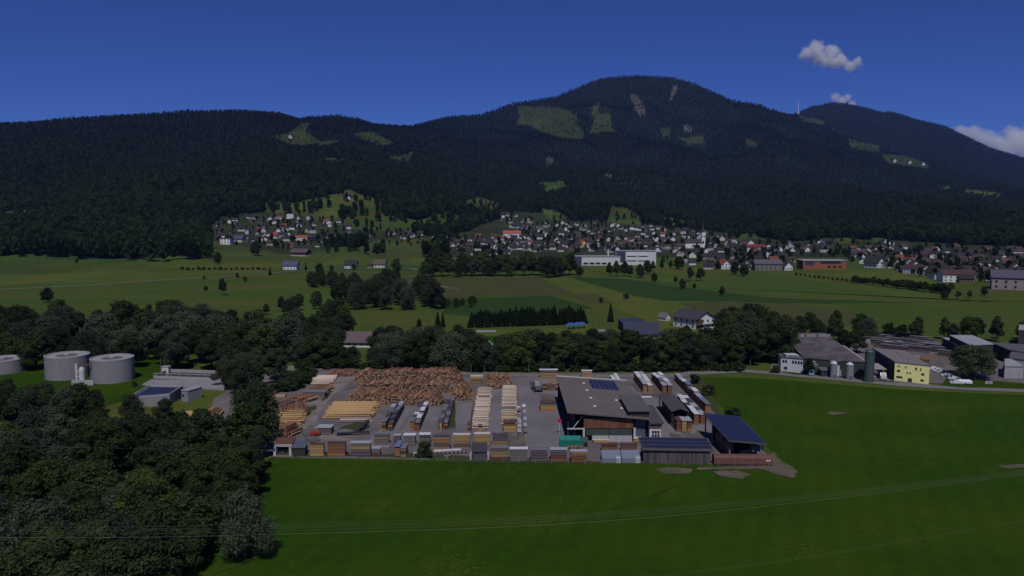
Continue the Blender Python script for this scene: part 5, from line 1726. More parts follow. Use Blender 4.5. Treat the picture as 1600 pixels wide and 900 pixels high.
def panels(parent, P0, P1, P2, P3, nx_, ny_, off, gap=.05, margin=(.02, .06, .02, .06)):
    """Solar panels on the quad P0 (near left) P1 (near right) P2 (far right) P3 (far left), each its own part."""
    def pt(u, v):
        return P0.lerp(P1, u).lerp(P3.lerp(P2, u), v)
    nrm = (P1 - P0).cross(P3 - P0).normalized()
    for j in range(ny_):
        for i in range(nx_):
            u0 = margin[0] + (1 - margin[0] - margin[2]) * (i + gap / 2) / nx_
            u1 = margin[0] + (1 - margin[0] - margin[2]) * (i + 1 - gap / 2) / nx_
            v0 = margin[1] + (1 - margin[1] - margin[3]) * (j + gap) / ny_
            v1 = margin[1] + (1 - margin[1] - margin[3]) * (j + 1 - gap) / ny_
            q = [pt(u0, v0), pt(u1, v0), pt(u1, v1), pt(u0, v1)]
            lo, hi = [p + nrm * off for p in q], [p + nrm * (off + .05) for p in q]
            MB().add(lo + hi, [(4, 5, 6, 7)], 0).add(lo + hi, [(0, 1, 5, 4), (1, 2, 6, 5), (2, 3, 7, 6), (3, 0, 4, 7)], 1).build("solar_panel", [PV, PVF], parent)


up = Vector((0, 0, .18))
panels(rf, P0 + up, P1 + up, P2 + up, P3 + up, 20, 3, .05, .10, (.01, .12, .02, .04))
# open shed with big solar roof on the right
s_ = thing("open_shed", "open shed under a big tilted solar roof at yard's right corner", "shed", (0, 0, .05))
A0, A1, A2, A3 = Vector((53.8, 195.2, 4.9)), Vector((62.6, 192.2, 4.9)), Vector((61.6, 213.6, 6.4)), Vector((52.6, 217.2, 6.4))
rf = MB().add([A0, A1, A2, A3] + [p + Vector((0, 0, .25)) for p in (A0, A1, A2, A3)], [(3, 2, 1, 0), (4, 5, 6, 7), (0, 1, 5, 4), (1, 2, 6, 5), (2, 3, 7, 6), (3, 0, 4, 7)]).build("roof", BITD, s_)
up = Vector((0, 0, .25))
panels(rf, A0 + up, A1 + up, A2 + up, A3 + up, 8, 12, .05, .06, (.02, .02, .02, .02))
for u in (0.04, .35, .68, .97):
    a, b = A0.lerp(A3, u), A1.lerp(A2, u)
    for p in (a + Vector((.8, 0, 0)), b - Vector((.7, 0, 0))):
        MB().box(p.x - .16, p.x + .16, p.y - .16 + .8, p.y + .16 + .8, 0, p.z - .02).build("post", mat("grey_timber_post", (0.24, 0.21, 0.20), rough=.9), s_)
MB().box(61.2, 61.5, 197, 213, 0, 4.8).build("back_wall", DARKW, s_)
MB().box(54.6, 61.2, 214.0, 214.3, 0, 5.9).build("end_wall", DARKW, s_)
MB().box(57.6, 61.0, 197.4, 197.6, 0, 2.2).build("half_wall", mat("grey_board_wall", (0.22, 0.20, 0.205), rough=.9, scale=1), s_)
MB().box(59.6, 61.6, 194.6, 196.6, 2.6, 3.9).build("loft_box", mat("blue_grey_loft", (0.12, 0.15, 0.17), rough=.7), s_)
for k in range(3):
    stack(55.6, 201.5 + k * 4.2, 1.6, 3.6, [(1.1, 'brown'), (1.1, 'tan'), (1.0, 'brown')], None, ("nearest", "middle", "farthest")[k] + " lumber stack standing inside the open solar shed", 0, None, 'y')
# long rust-brown low building on the fence
s_ = thing("long_wagon", "long low rust-brown wagon body at the right fence end", "wagon body", (49.4, 191.6, .05), -0.03)
RUST = mat("rust_brown_paint", (0.165, 0.078, 0.058), (0.125, 0.06, 0.046), scale=.8, rough=.7)
prof = [(0, .35), (0, 1.9), (.25, 2.35), (.8, 2.55), (1.5, 2.55), (2.1, 2.3), (2.3, 1.9), (2.3, .35)]
mb = MB()
vs = [(x, y, z) for x in (0, 14.2) for y, z in prof]
n = len(prof)
mb.add(vs, [tuple(range(n - 1, -1, -1)), tuple(range(n, 2 * n))] + [(i, n + i, n + (i + 1) % n, (i + 1) % n) for i in range(n)])
mb.build("body", RUST, s_)
MB().box(0, 14.2, .1, 2.2, 0, .34).build("underframe", DARKW, s_)
for k in range(2):
    MB().box(12.6 + k * .6, 13.05 + k * .6, -.04, .05, 1.15, 1.6).build("window", STEEL, s_)
# dark gabled shed
s_ = thing("gabled_shed", "dark gabled shed with closed roof among the right lumber rows", "shed", (48.4, 237.2, .05))
for sx in (-1, 1):
    p = [(sx * 2.6, -10.4, 4.4), (0, -10.4, 5.3), (0, 10.4, 5.3), (sx * 2.6, 10.4, 4.4)]
    q = [(a, b, c + .18) for a, b, c in p]
    MB().add(p + q, [(0, 3, 2, 1), (4, 5, 6, 7), (0, 1, 5, 4), (1, 2, 6, 5), (2, 3, 7, 6), (3, 0, 4, 7)]).build("roof_slope", BITD, s_)
for y in (-9.8, -5, 0, 5, 9.8):
    for sx in (-2.2, 2.2):
        MB().box(sx - .13, sx + .13, y - .13, y + .13, 0, 4.5).build("post", DARKW, s_)
MB().box(2.0, 2.1, -9.6, 9.6, 0, 4.4).build("back_wall", DARKW, s_)
for k in range(4):
    stack(48.0, 230.5 + k * 4.6, 2.4, 4.0, [(1.0, 'dark'), (1.0, 'brown'), (1.0, 'dark')], None, f"{ORD[k]} lumber stack from the front under the dark gabled shed", 0, None, 'y')
# red-roofed open shed, dark hut and fence hut
s_ = thing("open_shed", "small open shed with red-brown roof and white post beside the wood", "shed", (*G(443, 712), .05))
RB = mat("red_brown_sheet_roof", (0.15, 0.065, 0.05), (0.12, 0.052, 0.042), scale=1, rough=.7)
MB().prism([(-2.6, -.2), (2.4, -.2), (2.4, 3.6), (-2.6, 3.6)], [3.0, 3.0, 3.6, 3.6], [3.15, 3.15, 3.75, 3.75]).build("roof", RB, s_)
MB().box(-2.5, 2.3, -.25, -.1, 2.35, 3.0).build("fascia", CONC, s_)
MB().box(1.5, 2.3, -.2, .3, 0, 2.4).build("post", STEEL, s_)
MB().box(-2.5, -1.9, -.2, .3, 0, 2.4).build("post", STEEL, s_)
MB().box(-2.5, 2.3, 3.2, 3.4, 0, 3.4).build("back_wall", DARKW, s_)
for k in range(5):
    MB().box(-1.8 + k * .65, -1.3 + k * .65, .6, 1.6, .05, .5 + .25 * (k % 3)).build("stored_crate", BEAR, s_)  # small crates of uneven height, stored on the shed floor
s_ = thing("hut", "dark green hut with blue-grey roof next to the red-roofed shed", "hut", (*G(466, 713.5), .05))
MB().box(-1.7, 1.7, 0, 2.8, 0, 2.2).build("wall", mat("dark_green_boards", (0.045, 0.05, 0.04), (0.03, 0.035, 0.03), scale=1, rough=.9), s_)
MB().prism([(-1.9, -.3), (1.9, -.3), (1.9, 3.2), (-1.9, 3.2)], [2.2, 2.2, 3.1, 3.1], [2.35, 2.35, 3.25, 3.25]).build("roof", mat("blue_grey_roof", (0.10, 0.11, 0.15), rough=.5), s_)
s_ = thing("hut", "fence hut with smooth dark pitched roof between the front stacks", "hut", (*G(749, 719.5), .05))
MB().box(-1.7, 1.7, 0, 2.4, 0, 2.2).build("wall", mat("grey_hut_boards", (0.12, 0.11, 0.11), (0.08, 0.075, 0.075), scale=1, rough=.9, stripes=('X', 1.5, .6)), s_)
MB().prism([(-1.95, -.3), (1.95, -.3), (1.95, 2.9), (-1.95, 2.9)], [2.15, 2.15, 3.6, 3.6], [2.3, 2.3, 3.75, 3.75]).build("roof", mat("dark_slate_roof", (0.055, 0.052, 0.066), rough=.6), s_)
for sx in (-2.2, 2.2):
    MB().box(sx - .25, sx + .25, .3, 2.0, 0, 1.6).build("side_bin", CONC, s_)
# long white covered bench on crossed legs
a, b = G(678, 712), G(736, 707)
s_ = thing("covered_rack", "long low rack under white sheets on crossed legs", "rack", (a[0], a[1], .05), math.atan2(b[1] - a[1], b[0] - a[0]) * .4)
Lr = b[0] - a[0]
for k in range(4):
    MB().prism([(k * Lr / 4, 0), ((k + .97) * Lr / 4, 0), ((k + .97) * Lr / 4, 1.3), (k * Lr / 4, 1.3)], 1.0 + k * .06, 1.1 + k * .06).build("white_sheet", mat("white_sheet", (0.70, 0.70, 0.72), rough=.5) if k < 3 else mat("purple_sheet", (.2, .15, .17), rough=.7), s_)
for k in range(9):
    x = .4 + k * Lr / 9
    MB().tube((x - .35, .1, 0), (x + .35, .1, 1.0), .05, n=5).build("leg", CONC, s_)
    MB().tube((x + .35, .12, 0), (x - .35, .12, 1.0), .05, n=5).build("leg", CONC, s_)
a = G(652, 714.5)
s_ = thing("covered_rack", "short white-topped rack left of the round bush", "rack", (a[0] + .2, a[1], .05))
MB().box(-1.2, 1.2, 0, 1.2, .8, .92).build("white_sheet", MATS["white_sheet"], s_)
for sx in (-1, 1):
    MB().box(sx - .06, sx + .06, .1, .25, 0, .8).build("leg", CONC, s_)
# two blue-grey tarpaulined bins
TARP = mat("blue_grey_tarpaulin", (0.20, 0.225, 0.29), (0.165, 0.185, 0.24), scale=1.2, rough=.55, bump=.3)
for (px0, px1, lab) in ((941, 971, "left"), (972, 1001, "right")):
    a, b = G(px0, 723.5), G(px1, 723.5)
    w = b[0] - a[0]
    s_ = thing("tarpaulin_bin", lab + " blue-grey tarpaulin-covered bin beside the plank shed", "bin", (a[0], a[1], .05))
    MB().prism([(0, 0), (w, 0), (w, 3.4), (0, 3.4)], 0, [1.2, 1.2, 2.3, 2.3]).build("cover", TARP, s_)
    MB().prism([(w * .72, -.2), (w * .95, -.2), (w * .95, .6), (w * .72, .6)], 0, [1.2, 1.2, 1.5, 1.5]).build("outlet_box", CONC, s_)
# white long pipe bundle and small vehicles
for px, py, lab in ((973, 600.5, "white steel pipes lying behind the roof block"),):
    a = G(px + 10, py)
    s_ = thing("pipe_bundle", lab, "pipes", (43.0, 262, .1), .1)
    for k in range(3):
        MB().tube((-3.5, k * .5, .3), (3.5, k * .5 + .3, .3), .2).build("pipe", STEEL, s_)
q = thing("trailer", "small red trailer beside the grey beam stack", "trailer", (*G(494, 681), .1), .1)
MB().box(-1.6, 1.2, -.7, .7, .5, 1.1).build("bed", mat("red_paint", (0.40, 0.045, 0.03), rough=.5), q)
for sy in (-.75, .75):
    MB().tube((0, sy - .1, .4), (0, sy + .1, .4), .4, n=12).build("wheel", TY, q)
q = thing("gravel_heap", "round grey gravel heap on grass by the yellow trunks", "heap", (*G(538, 676), .07))
q2 = MB().lathe([(3.2, 0), (2.4, .35), (1.3, .75), (.2, 1.0)], 18).build("gravel", mat("grey_gravel", (0.17, 0.155, 0.145), (0.11, 0.10, 0.09), scale=2, rough=.95, bump=.6), q, smooth=True)
q = thing("conveyor", "dark conveyor lying beside the gravel heap", "conveyor", (*G(552, 680), .1), .18)
MB().box(-4.5, 4.5, -.4, .4, .5, .85).build("belt", DARKW, q)
for sx in (-3.5, 0, 3.5):
    MB().box(sx - .1, sx + .1, -.3, .3, 0, .5).build("leg", GM, q)
q = thing("conveyor", "dark steep conveyor right of the grass patch", "conveyor", (*G(566, 672), .1), 1.2)
MB().prism([(-3.2, -.5), (3.2, -.5), (3.2, .5), (-3.2, .5)], [.3, 1.8, 1.8, .3], [.7, 2.2, 2.2, .7]).build("belt", DARKW, q)
for sx in (-2, 2):
    MB().box(sx - .12, sx + .12, -.35, .35, 0, .8 if sx < 0 else 1.5).build("leg", GM, q)
# fence posts along the front edge
FP = MB().tube((0, 0, 0), (0, 0, 1.25), .07, n=6).mesh("fence_post", mat("grey_fence_wood", (0.26, 0.23, 0.19), rough=.95))
for i in range(30):
    x = -55 + i * 4.05
    y = 197.2 - (x + 55) * .054
    q = tag(link("fence_post", FP, None, (x, y - .4, 0.02), 0, (1, 1, rng.uniform(.85, 1.1))), "thin wooden fence post along the yard's front edge", "fence post", "fence posts of the yard front")
# poles behind the yard
PO = mat("grey_pole", (0.22, 0.20, 0.18), rough=.9)
for i, (px, py, h) in enumerate(((736, 586, 4.5), (757, 588, 4.2), (777, 588, 4.0), (826, 586, 4.2))):
    x, y = G(px, py)
    tag(MB().tube((0, 0, 0), (0, 0, h), .09, .07, 6).build("pole", PO, None, (x, y, 0.05)), ORD[i] + " thin grey pole from the left behind the yard road", "pole")

# ================================================================ SEWAGE WORKS (left)
TANK = mat("tank_concrete", (0.25, 0.245, 0.265), (0.205, 0.20, 0.22), scale=.35, rough=.8, detail=6, big=(.15, (.25, .25, .27), .6), stretch=(1, 1, .25))
TRIM = mat("tank_rim_concrete", (0.36, 0.36, 0.36), rough=.8)
TTOP = mat("tank_top_gravel", (0.15, 0.125, 0.13), (0.11, 0.095, 0.10), scale=.8, rough=.95, big=(.3, (.17, .11, .10), .7))


def tank(px, py, r, h, label, hatch=True):
    x, y = G(px, py)
    x *= (y + r) / y
    y += r
    t = thing("storage_tank", label, "tank", (x, y, .05))
    b = MB().lathe([(r, 0), (r, h), (r - .35, h), (r - .35, h - .5)], 56).build("wall", TANK, t)
    for p in b.data.polygons:
        p.use_smooth = False
    MB().lathe([(r + .06, h - .35), (r + .06, h + .04), (r - .4, h + .04), (r - .4, h - .3)], 56).build("rim", TRIM, t)
    MB().lathe([(r - .36, h - .45), (r * .5, h - .30), (.4, h - .2)], 40).build("cover", TTOP, t)
    if hatch:
        MB().lathe([(1.0, h - .25), (1.0, h + .25), (.8, h + .3)], 14).build("hatch", TRIM, t)
        MB().tube((r * .4, r * .2, h - .3), (r * .4, r * .2, h + 1.3), .05, n=5).build("vent_pipe", STEEL, t)
    # formwork joints
    for k in range(7):
        a = -2.6 + k * .42
        MB().tube(((r + .01) * math.cos(a), (r + .01) * math.sin(a), .1), ((r + .01) * math.cos(a), (r + .01) * math.sin(a), h - .4), .012, n=4).build("joint", TTOP, t)
    return t


tank(107, 596, 7.6, 8.6, "left large grey concrete tank with stair tower")
tank(177, 601, 7.4, 8.6, "right large grey concrete tank casting shade on lawn")
tank(6, 587, 7.6, 5.2, "lower grey tank cut by the left picture edge")
x, y = G(122, 601)
s_ = thing("pipe_tower", "white pipes and cylinder between the two large tanks", "pipes", (x, y - .6, .05))
MB().tube((0, 0, 0), (0, 0, 7.6), .45, n=12).build("pipe", STEEL, s_)
MB().lathe([(.95, 0), (.95, 5.6), (.7, 6.3), (.2, 6.5)], 16, c=(1.9, 0, 0)).build("vessel", STEEL, s_)
for z in (1.2, 3.0, 4.8):
    MB().tube((0, 0, z), (1.9, 0, z), .18).build("pipe", STEEL, s_)
MB().box(-1.2, 6.5, -1.4, -1.1, 0, 2.0).build("low_wall", CONC, s_)
MB().box(-.6, 4.5, 1.0, 1.6, 6.8, 7.3).build("walkway", mat("walkway_red", (0.14, 0.07, 0.085), rough=.8), s_)
# basin building with solar roof
SEW = mat("sewage_concrete", (0.27, 0.265, 0.28), (0.22, 0.215, 0.23), scale=.3, rough=.85, detail=6)
q = [G(200, 623, 3.2), G(265, 618, 3.2), G(286, 605, 3.2), G(233, 603.5, 3.2)]
s_ = thing("pump_house", "flat concrete pump house with blue solar panels on roof", "building", (0, 0, .05))
MB().prism(q, 0, 3.2).build("wall", SEW, s_)
cx, cy = sum(p[0] for p in q) / 4, sum(p[1] for p in q) / 4
for i in range(4):
    a, b = q[i], q[(i + 1) % 4]
    ia = (a[0] + (cx - a[0]) * .06, a[1] + (cy - a[1]) * .06)
    ib = (b[0] + (cx - b[0]) * .06, b[1] + (cy - b[1]) * .06)
    MB().prism([a, b, ib, ia], 3.203, 3.7).build("parapet", TRIM, s_)
Q = [Vector((p[0] + (cx - p[0]) * .12, p[1] + (cy - p[1]) * .12, 3.25)) for p in q]
panels(s_, Q[0], Q[1], Q[2], Q[3], 6, 3, .1, .08, (.02, .02, .02, .02))
x, y = G(289, 628)
s_ = thing("concrete_block", "tall narrow concrete block at the pump house corner", "building", (x, y, .05), -.35)
MB().box(-1.3, 1.3, 0, 6.5, 0, 3.6).build("wall", SEW, s_)
MB().box(-1.45, 1.45, -.15, 6.65, 3.6, 3.85).build("roof", TRIM, s_)
MB().box(-1.0, -.2, -.05, .02, 1.6, 2.4).build("window", GLASS, s_)
# open basins
s_ = thing("settling_basin", "long rectangular concrete settling basin with railing", "basin", (0, 0, .05))
q = [G(240, 594), G(350, 598), G(352, 586), G(262, 583)]
MB().prism([G(222, 603), G(350, 611), G(352, 597), G(236, 595)], 0, .5).build("deck", SEW, s_)
for i in range(4):
    a, b = Vector(q[i]), Vector(q[(i + 1) % 4])
    d = (b - a).normalized()
    nn = Vector((-d.y, d.x)) * .4
    MB().prism([a, b, b + nn, a + nn], 0.0, 1.6).build("basin_wall", TRIM, s_)
MB().prism([(p[0], p[1]) for p in q], .02, .55).build("water", mat("basin_water", (0.06, 0.055, 0.05), rough=.25), s_)
for k in range(9):
    a = Vector(q[0]).lerp(Vector(q[1]), k / 8)
    MB().tube((a.x, a.y, 1.6), (a.x, a.y, 2.6), .05, n=5).build("rail_post", STEEL, s_)
a, b = q[0], q[1]
MB().tube((a[0], a[1], 2.6), (b[0], b[1], 2.6), .05, n=5).build("rail", STEEL, s_)
x, y = G(258, 585)
s_ = thing("switch_cabin", "small white cabin behind the settling basin", "cabin", (x, y, .05))
MB().box(-1.3, 1.3, 0, 2.5, 0, 2.7).build("wall", mat("cabin_white", (.62, .62, .62), rough=.7), s_)
MB().box(-1.45, 1.45, -.15, 2.65, 2.7, 2.9).build("roof", TRIM, s_)
x, y = G(254, 583)
tag(MB().tube((0, 0, 0), (0, 0, 5.5), .08, .06, 6).build("lamp_post", PO, None, (x - 1.5, y + 2, .05)), "thin lamp post beside the white cabin", "lamp post")

# ================================================================ INDUSTRIAL WORKS (right)
OLDR = mat("worn_works_roof", (0.098, 0.085, 0.088), (0.070, 0.062, 0.066), scale=.25, rough=.95, detail=8, big=(.12, (.14, .122, .12), .9))
WGREY = mat("grey_render", (0.36, 0.35, 0.37), (0.30, 0.29, 0.31), scale=.4, rough=.9)


def quad_hall(name, label, cat, q, h, wallm, roofm, over=.3, thick=.35):
    """Building on a four-cornered plan: wall, roof slab."""
    o = thing(name, label, cat, (0, 0, .05))
    MB().prism(q, 0, h).build("wall", wallm, o)
    cx, cy = sum(p[0] for p in q) / 4, sum(p[1] for p in q) / 4
    big_ = []
    for p in q:
        v = Vector((p[0] - cx, p[1] - cy))
        v = v + v.normalized() * over
        big_.append((cx + v.x, cy + v.y))
    r = MB().prism(big_, h, h + thick).build("roof", roofm, o)
    return o, r


gh, gr = quad_hall("works_hall", "wide works hall with worn dark patched roof and green front", "hall", [G(1256, 560, 5.8), G(1352, 567, 5.8), G(1288, 521.5, 5.8), G(1217, 521.5, 5.8)], 5.8, mat("dark_green_front", (0.04, 0.06, 0.048), (0.03, 0.045, 0.038), scale=.5, rough=.8), OLDR)
g_ = random.Random(4)
PATCH = mat("roof_patch", (0.15, 0.14, 0.15), (0.11, 0.10, 0.11), scale=.5, rough=.9)
for k in range(38):
    t = g_.uniform(0, 1)
    px = 1262 + 52 * t + g_.uniform(-7, 7)
    py = 530 + 32 * t + g_.uniform(-3.5, 3.5)
    x, y = G(px, py, 6.2)
    w, d = g_.uniform(.6, 2.2), g_.uniform(.4, 1.5)
    MB().box(x - w, x + w, y - d, y + d, 6.16, 6.19 + .02 * k / 38 + .02).build("roof_patch", PATCH if k % 3 else BITD, gr)
for k in range(4):
    px = 1222 + k * 19
    x, y = G(px + 8, 524, 6.8)
    MB().box(x - 3.0, x + 3.0, y, y + 1.6, 6.15, 7.1).build("roof_monitor", SEW, gr)
ga, gb = G(1352, 567, 6.2), G(1288, 521.5, 6.2)
a, b = Vector(ga), Vector(gb)
dd = (b - a).normalized()
nn = Vector((dd.y, -dd.x))
MB().prism([a + nn * .5, a + nn * 2.6, a.lerp(b, .62) + nn * 2.6, a.lerp(b, .62) + nn * .5], 5.0, 5.4).build("eaves_strip", mat("pale_fibre_roof", (.36, .34, .31), (.28, .27, .25), scale=.6, rough=.9), gh)
MB().prism([a + nn * .6, a + nn * 7.5, a.lerp(b, .16) + nn * 7.5, a.lerp(b, .16) + nn * .6], 3.8, 4.1).build("lean_to_roof", MATS["pale_fibre_roof"], gh)
# lettering board on the green front (white house emblem over two lines)
a, b = Vector(G(1256, 560, 5.8)), Vector(G(1352, 567, 5.8))
dirv = (b - a).normalized()
outv = Vector((dirv.y, -dirv.x))
angf = math.atan2(dirv.y, dirv.x)
WHITEP = mat("white_sign_paint", (.55, .56, .55), rough=.6)


def on_front(t, zz, off=.12):
    p = a.lerp(b, t) + outv * off
    return (p.x, p.y, zz)


for t0, t1, z0, z1 in ((.13, .205, 4.3, 4.5), (.15, .19, 4.7, 5.1), (.05, .235, 3.6, 3.95), (.035, .22, 2.8, 3.1)):
    p0, p1 = on_front(t0, z0), on_front(t1, z0)
    q0, q1 = on_front(t0, z0, .05), on_front(t1, z0, .05)
    MB().prism([p0[:2], p1[:2], q1[:2], q0[:2]], z0, z1).build("lettering_bar", WHITEP, gh)
# grey silos
SIL = mat("galvanised_silo", (0.25, 0.255, 0.285), (0.20, 0.205, 0.235), scale=.6, rough=.5, metal=.0, stripes=('Z', 1.2, .85))
for px, py, lab in ((1302, 591, "left"), (1327, 593, "right")):
    x, y = G(px, py)
    s_ = thing("silo", lab + " grey galvanised silo before the works hall", "silo", (x, y, .05))
    MB().lathe([(1.25, 0), (1.25, 5.6)], 22).build("shell", SIL, s_, smooth=False)
    MB().lathe([(1.32, 5.6), (.9, 6.15), (.2, 6.5)], 22).build("cap", STEEL, s_)
    MB().box(-.5, .5, -1.34, -1.2, .1, 1.5).build("hatch", GM, s_)
    MB().tube((.9, -1.0, 0), (.9, -1.0, 6.0), .06, n=5).build("ladder_rail", STEEL, s_)
x, y = G(1357, 597)
s_ = thing("silo", "tall dark green silo at the works hall's right corner", "silo", (x, y, .05))
SG = mat("green_silo_paint", (0.066, 0.098, 0.088), (0.052, 0.080, 0.072), scale=.5, rough=.5)
MB().lathe([(1.6, 0), (1.6, 11.2)], 26).build("shell", SG, s_)
MB().lathe([(1.68, 11.2), (1.3, 11.8), (.3, 12.1)], 26).build("cap", SG, s_)
MB().tube((1.4, -1.0, 0), (1.4, -1.0, 11.6), .09, n=6).build("ladder_rail", GM, s_)
x, y = G(1312, 590)
s_ = thing("silo_filter", "white slender filter frame standing between the grey silos", "filter", (x - .8, y - .3, .05))
MB().box(-.35, .35, -.3, .3, .6, 4.6).build("column", STEEL, s_)
for z in (1.6, 2.6):
    MB().box(-1.1, 1.1, -.15, .15, z, z + .22).build("crossbar", STEEL, s_)
for sx in (-1, 1):
    MB().box(sx - .1, sx + .1, -.12, .12, .6, 2.6).build("side_bar", STEEL, s_)
MB().box(-.25, .25, -.2, .2, 0, .6).build("foot", GM, s_)
x, y = G(1289, 589)
s_ = thing("shed", "small dark grey shed left of the grey silos", "shed", (x, y, .05))
MB().box(-1.5, 1.5, 0, 3.0, 0, 2.4).build("wall", DARKW, s_)
MB().prism([(-1.7, -.3), (1.7, -.3), (1.7, 3.2), (-1.7, 3.2)], [2.4, 2.4, 3.0, 3.0], [2.55, 2.55, 3.15, 3.15]).build("roof", GM, s_)
x, y = G(1268, 588)
s_ = thing("road_sign", "blue and white roadside board before the works hall", "sign", (x, y, .05))
MB().box(-.95, .95, 0, .12, .3, 2.2).build("board", mat("blue_sign", (.10, .22, .42), rough=.5), s_)
MB().add([(-.95, -.02, 2.2), (.95, -.02, 2.2), (0, -.02, 2.9), (-.95, .12, 2.2), (.95, .12, 2.2), (0, .12, 2.9)], [(0, 1, 2), (5, 4, 3), (0, 2, 5, 3), (1, 4, 5, 2)]).build("peak", mat("pale_blue_sign", (.35, .48, .65), rough=.5), s_)
MB().box(-.9, .9, -.03, 0, .75, 1.0).build("band", WHITEP, s_)
for sx in (-.7, .7):
    MB().box(sx - .05, sx + .05, 0, .1, 0, .3).build("leg", GM, s_)
x, y = G(1348, 594.5)
s_ = thing("crate", "orange-brown wooden crate beside the green silo", "crate", (x, y, .05))
MB().box(-.6, .6, -.5, .5, .1, 1.3).build("box", mat("crate_wood", (.30, .17, .085), (.22, .12, .06), scale=2, rough=.9), s_)
MB().box(-.65, .65, -.55, .55, 0, .1).build("pallet", BEAR, s_)
# white office
of, ofr = quad_hall("office_building", "white two-storey office with dark hipped roof beside works hall", "office", [(104.4, 308.0), (111.4, 303.6), (113.2, 310.5), (105.9, 315.5)], 5.4, mat("office_white", (.58, .58, .60), (.50, .50, .53), scale=.4, rough=.9), mat("office_roof", (.10, .095, .11), (.08, .075, .09), scale=.4, rough=.8))
a, b = Vector((104.4, 308.0)), Vector((111.4, 303.6))
dirv = (b - a).normalized()
outv = Vector((dirv.y, -dirv.x))


def window_on(parent, a, b, t0, t1, z0, z1, m=None, off=.06, name="window", frame=None):
    d = (b - a).normalized()
    o = Vector((d.y, -d.x))
    p, q = a.lerp(b, t0) + o * off, a.lerp(b, t1) + o * off
    p2, q2 = a.lerp(b, t0) - o * .1, a.lerp(b, t1) - o * .1
    w = MB().prism([p, q, q2, p2], z0, z1).build(name, m or GLASS, parent)
    if frame:
        MB().prism([p - o * .02 - d * .08, q - o * .02 + d * .08, q2 + d * .08, p2 - d * .08], z0 - .08, z0 - .002).build("sill", frame, w)
    return w


for t in (.12, .24, .55, .68, .81, .93):
    window_on(of, a, b, t - .045, t + .045, 3.5, 4.6)
window_on(of, a, b, .15, .30, .9, 2.0)
MB().box(0, 1, 0, 1, 0, 1)
p = (108.6, 308.6)
lan = MB().box(p[0] - 2.2, p[0] + 2.4, p[1] - 1.2, p[1] + 3.0, 5.76, 6.5).build("roof_lantern", STEEL, ofr)
MB().box(p[0] - 1.8, p[0] + 2.0, p[1] - 1.25, p[1] - 1.15, 5.95, 6.35).build("lantern_glass", GLASS, lan)
# yellow building
y0, y1, y2, y3 = G(1397, 596), G(1451, 603), (154.8, 312.5), (144.6, 318.5)
YEL = mat("lemon_yellow_render", (0.93, 0.91, 0.36), (0.87, 0.85, 0.33), scale=.4, rough=.9)
yb, yr = quad_hall("yellow_building", "lemon yellow works building with long dark side wall", "building", [y0, y1, y2, y3], 7.0, YEL, mat("pale_gravel_roof", (0.21, 0.185, 0.18), (0.165, 0.148, 0.146), scale=.4, rough=.95, detail=7), over=.15)
a, b = Vector(y0), Vector(y1)
DG = mat("dark_green_wall", (.06, .075, .05), rough=.8)
NV = mat("dark_navy_wall", (.035, .038, .06), (.028, .03, .05), scale=.5, rough=.7)
c0, c1 = Vector(y3), Vector(y0)
d = (c1 - c0).normalized()
o_ = Vector((d.y, -d.x))
if o_.x > 0:
    o_ = -o_
MB().prism([c0 + o_ * .02, c0.lerp(c1, .72) + o_ * .02, c0.lerp(c1, .72) + o_ * .12, c0 + o_ * .12], .05, 6.9).build("side_cladding", NV, yb)
MB().prism([c0.lerp(c1, .725) + o_ * .02, c1 + o_ * .02, c1 + o_ * .1, c0.lerp(c1, .725) + o_ * .1], .05, 6.95).build("side_panel", DG, yb)
for t, z, w, h in ((.12, 5.5, .09, .75), (.33, 5.4, .08, .75)):
    window_on(yb, a, b, t - w / 2, t + w / 2, z, z + h, mat("grey_blind_window", (.45, .46, .48), rough=.4), frame=TRIM)
for t, z, w, h in ((.62, 5.1, .05, .9), (.76, 5.0, .03, 1.0), (.12, 3.7, .09, .75), (.38, 3.4, .035, .7), (.46, 3.4, .035, .7), (.82, 3.5, .09, .7), (.15, 1.5, .18, .65), (.81, 1.3, .1, .7)):
    window_on(yb, a, b, t - w / 2, t + w / 2, z, z + h, frame=TRIM)
window_on(yb, a, b, .40, .52, .05, 1.9, mat("brown_door", (.08, .06, .05), rough=.6), name="door")
for px, py in ((1408, 556), (1420, 561), (1402, 552)):
    x, y = G(px, py, 7.4)
    MB().tube((x, y, 7.3), (x, y, 7.9), .18, n=8).build("roof_vent", GM, yr)
# low plinth wall before it
MB().prism([Vector(y0) + Vector((-.9, -1.4)), Vector(y1) + Vector((.5, -1.6)), Vector(y1) + Vector((.5, -1.2)), Vector(y0) + Vector((-.9, -1.0))], 0, .6).build("garden_wall", SEW, yb)


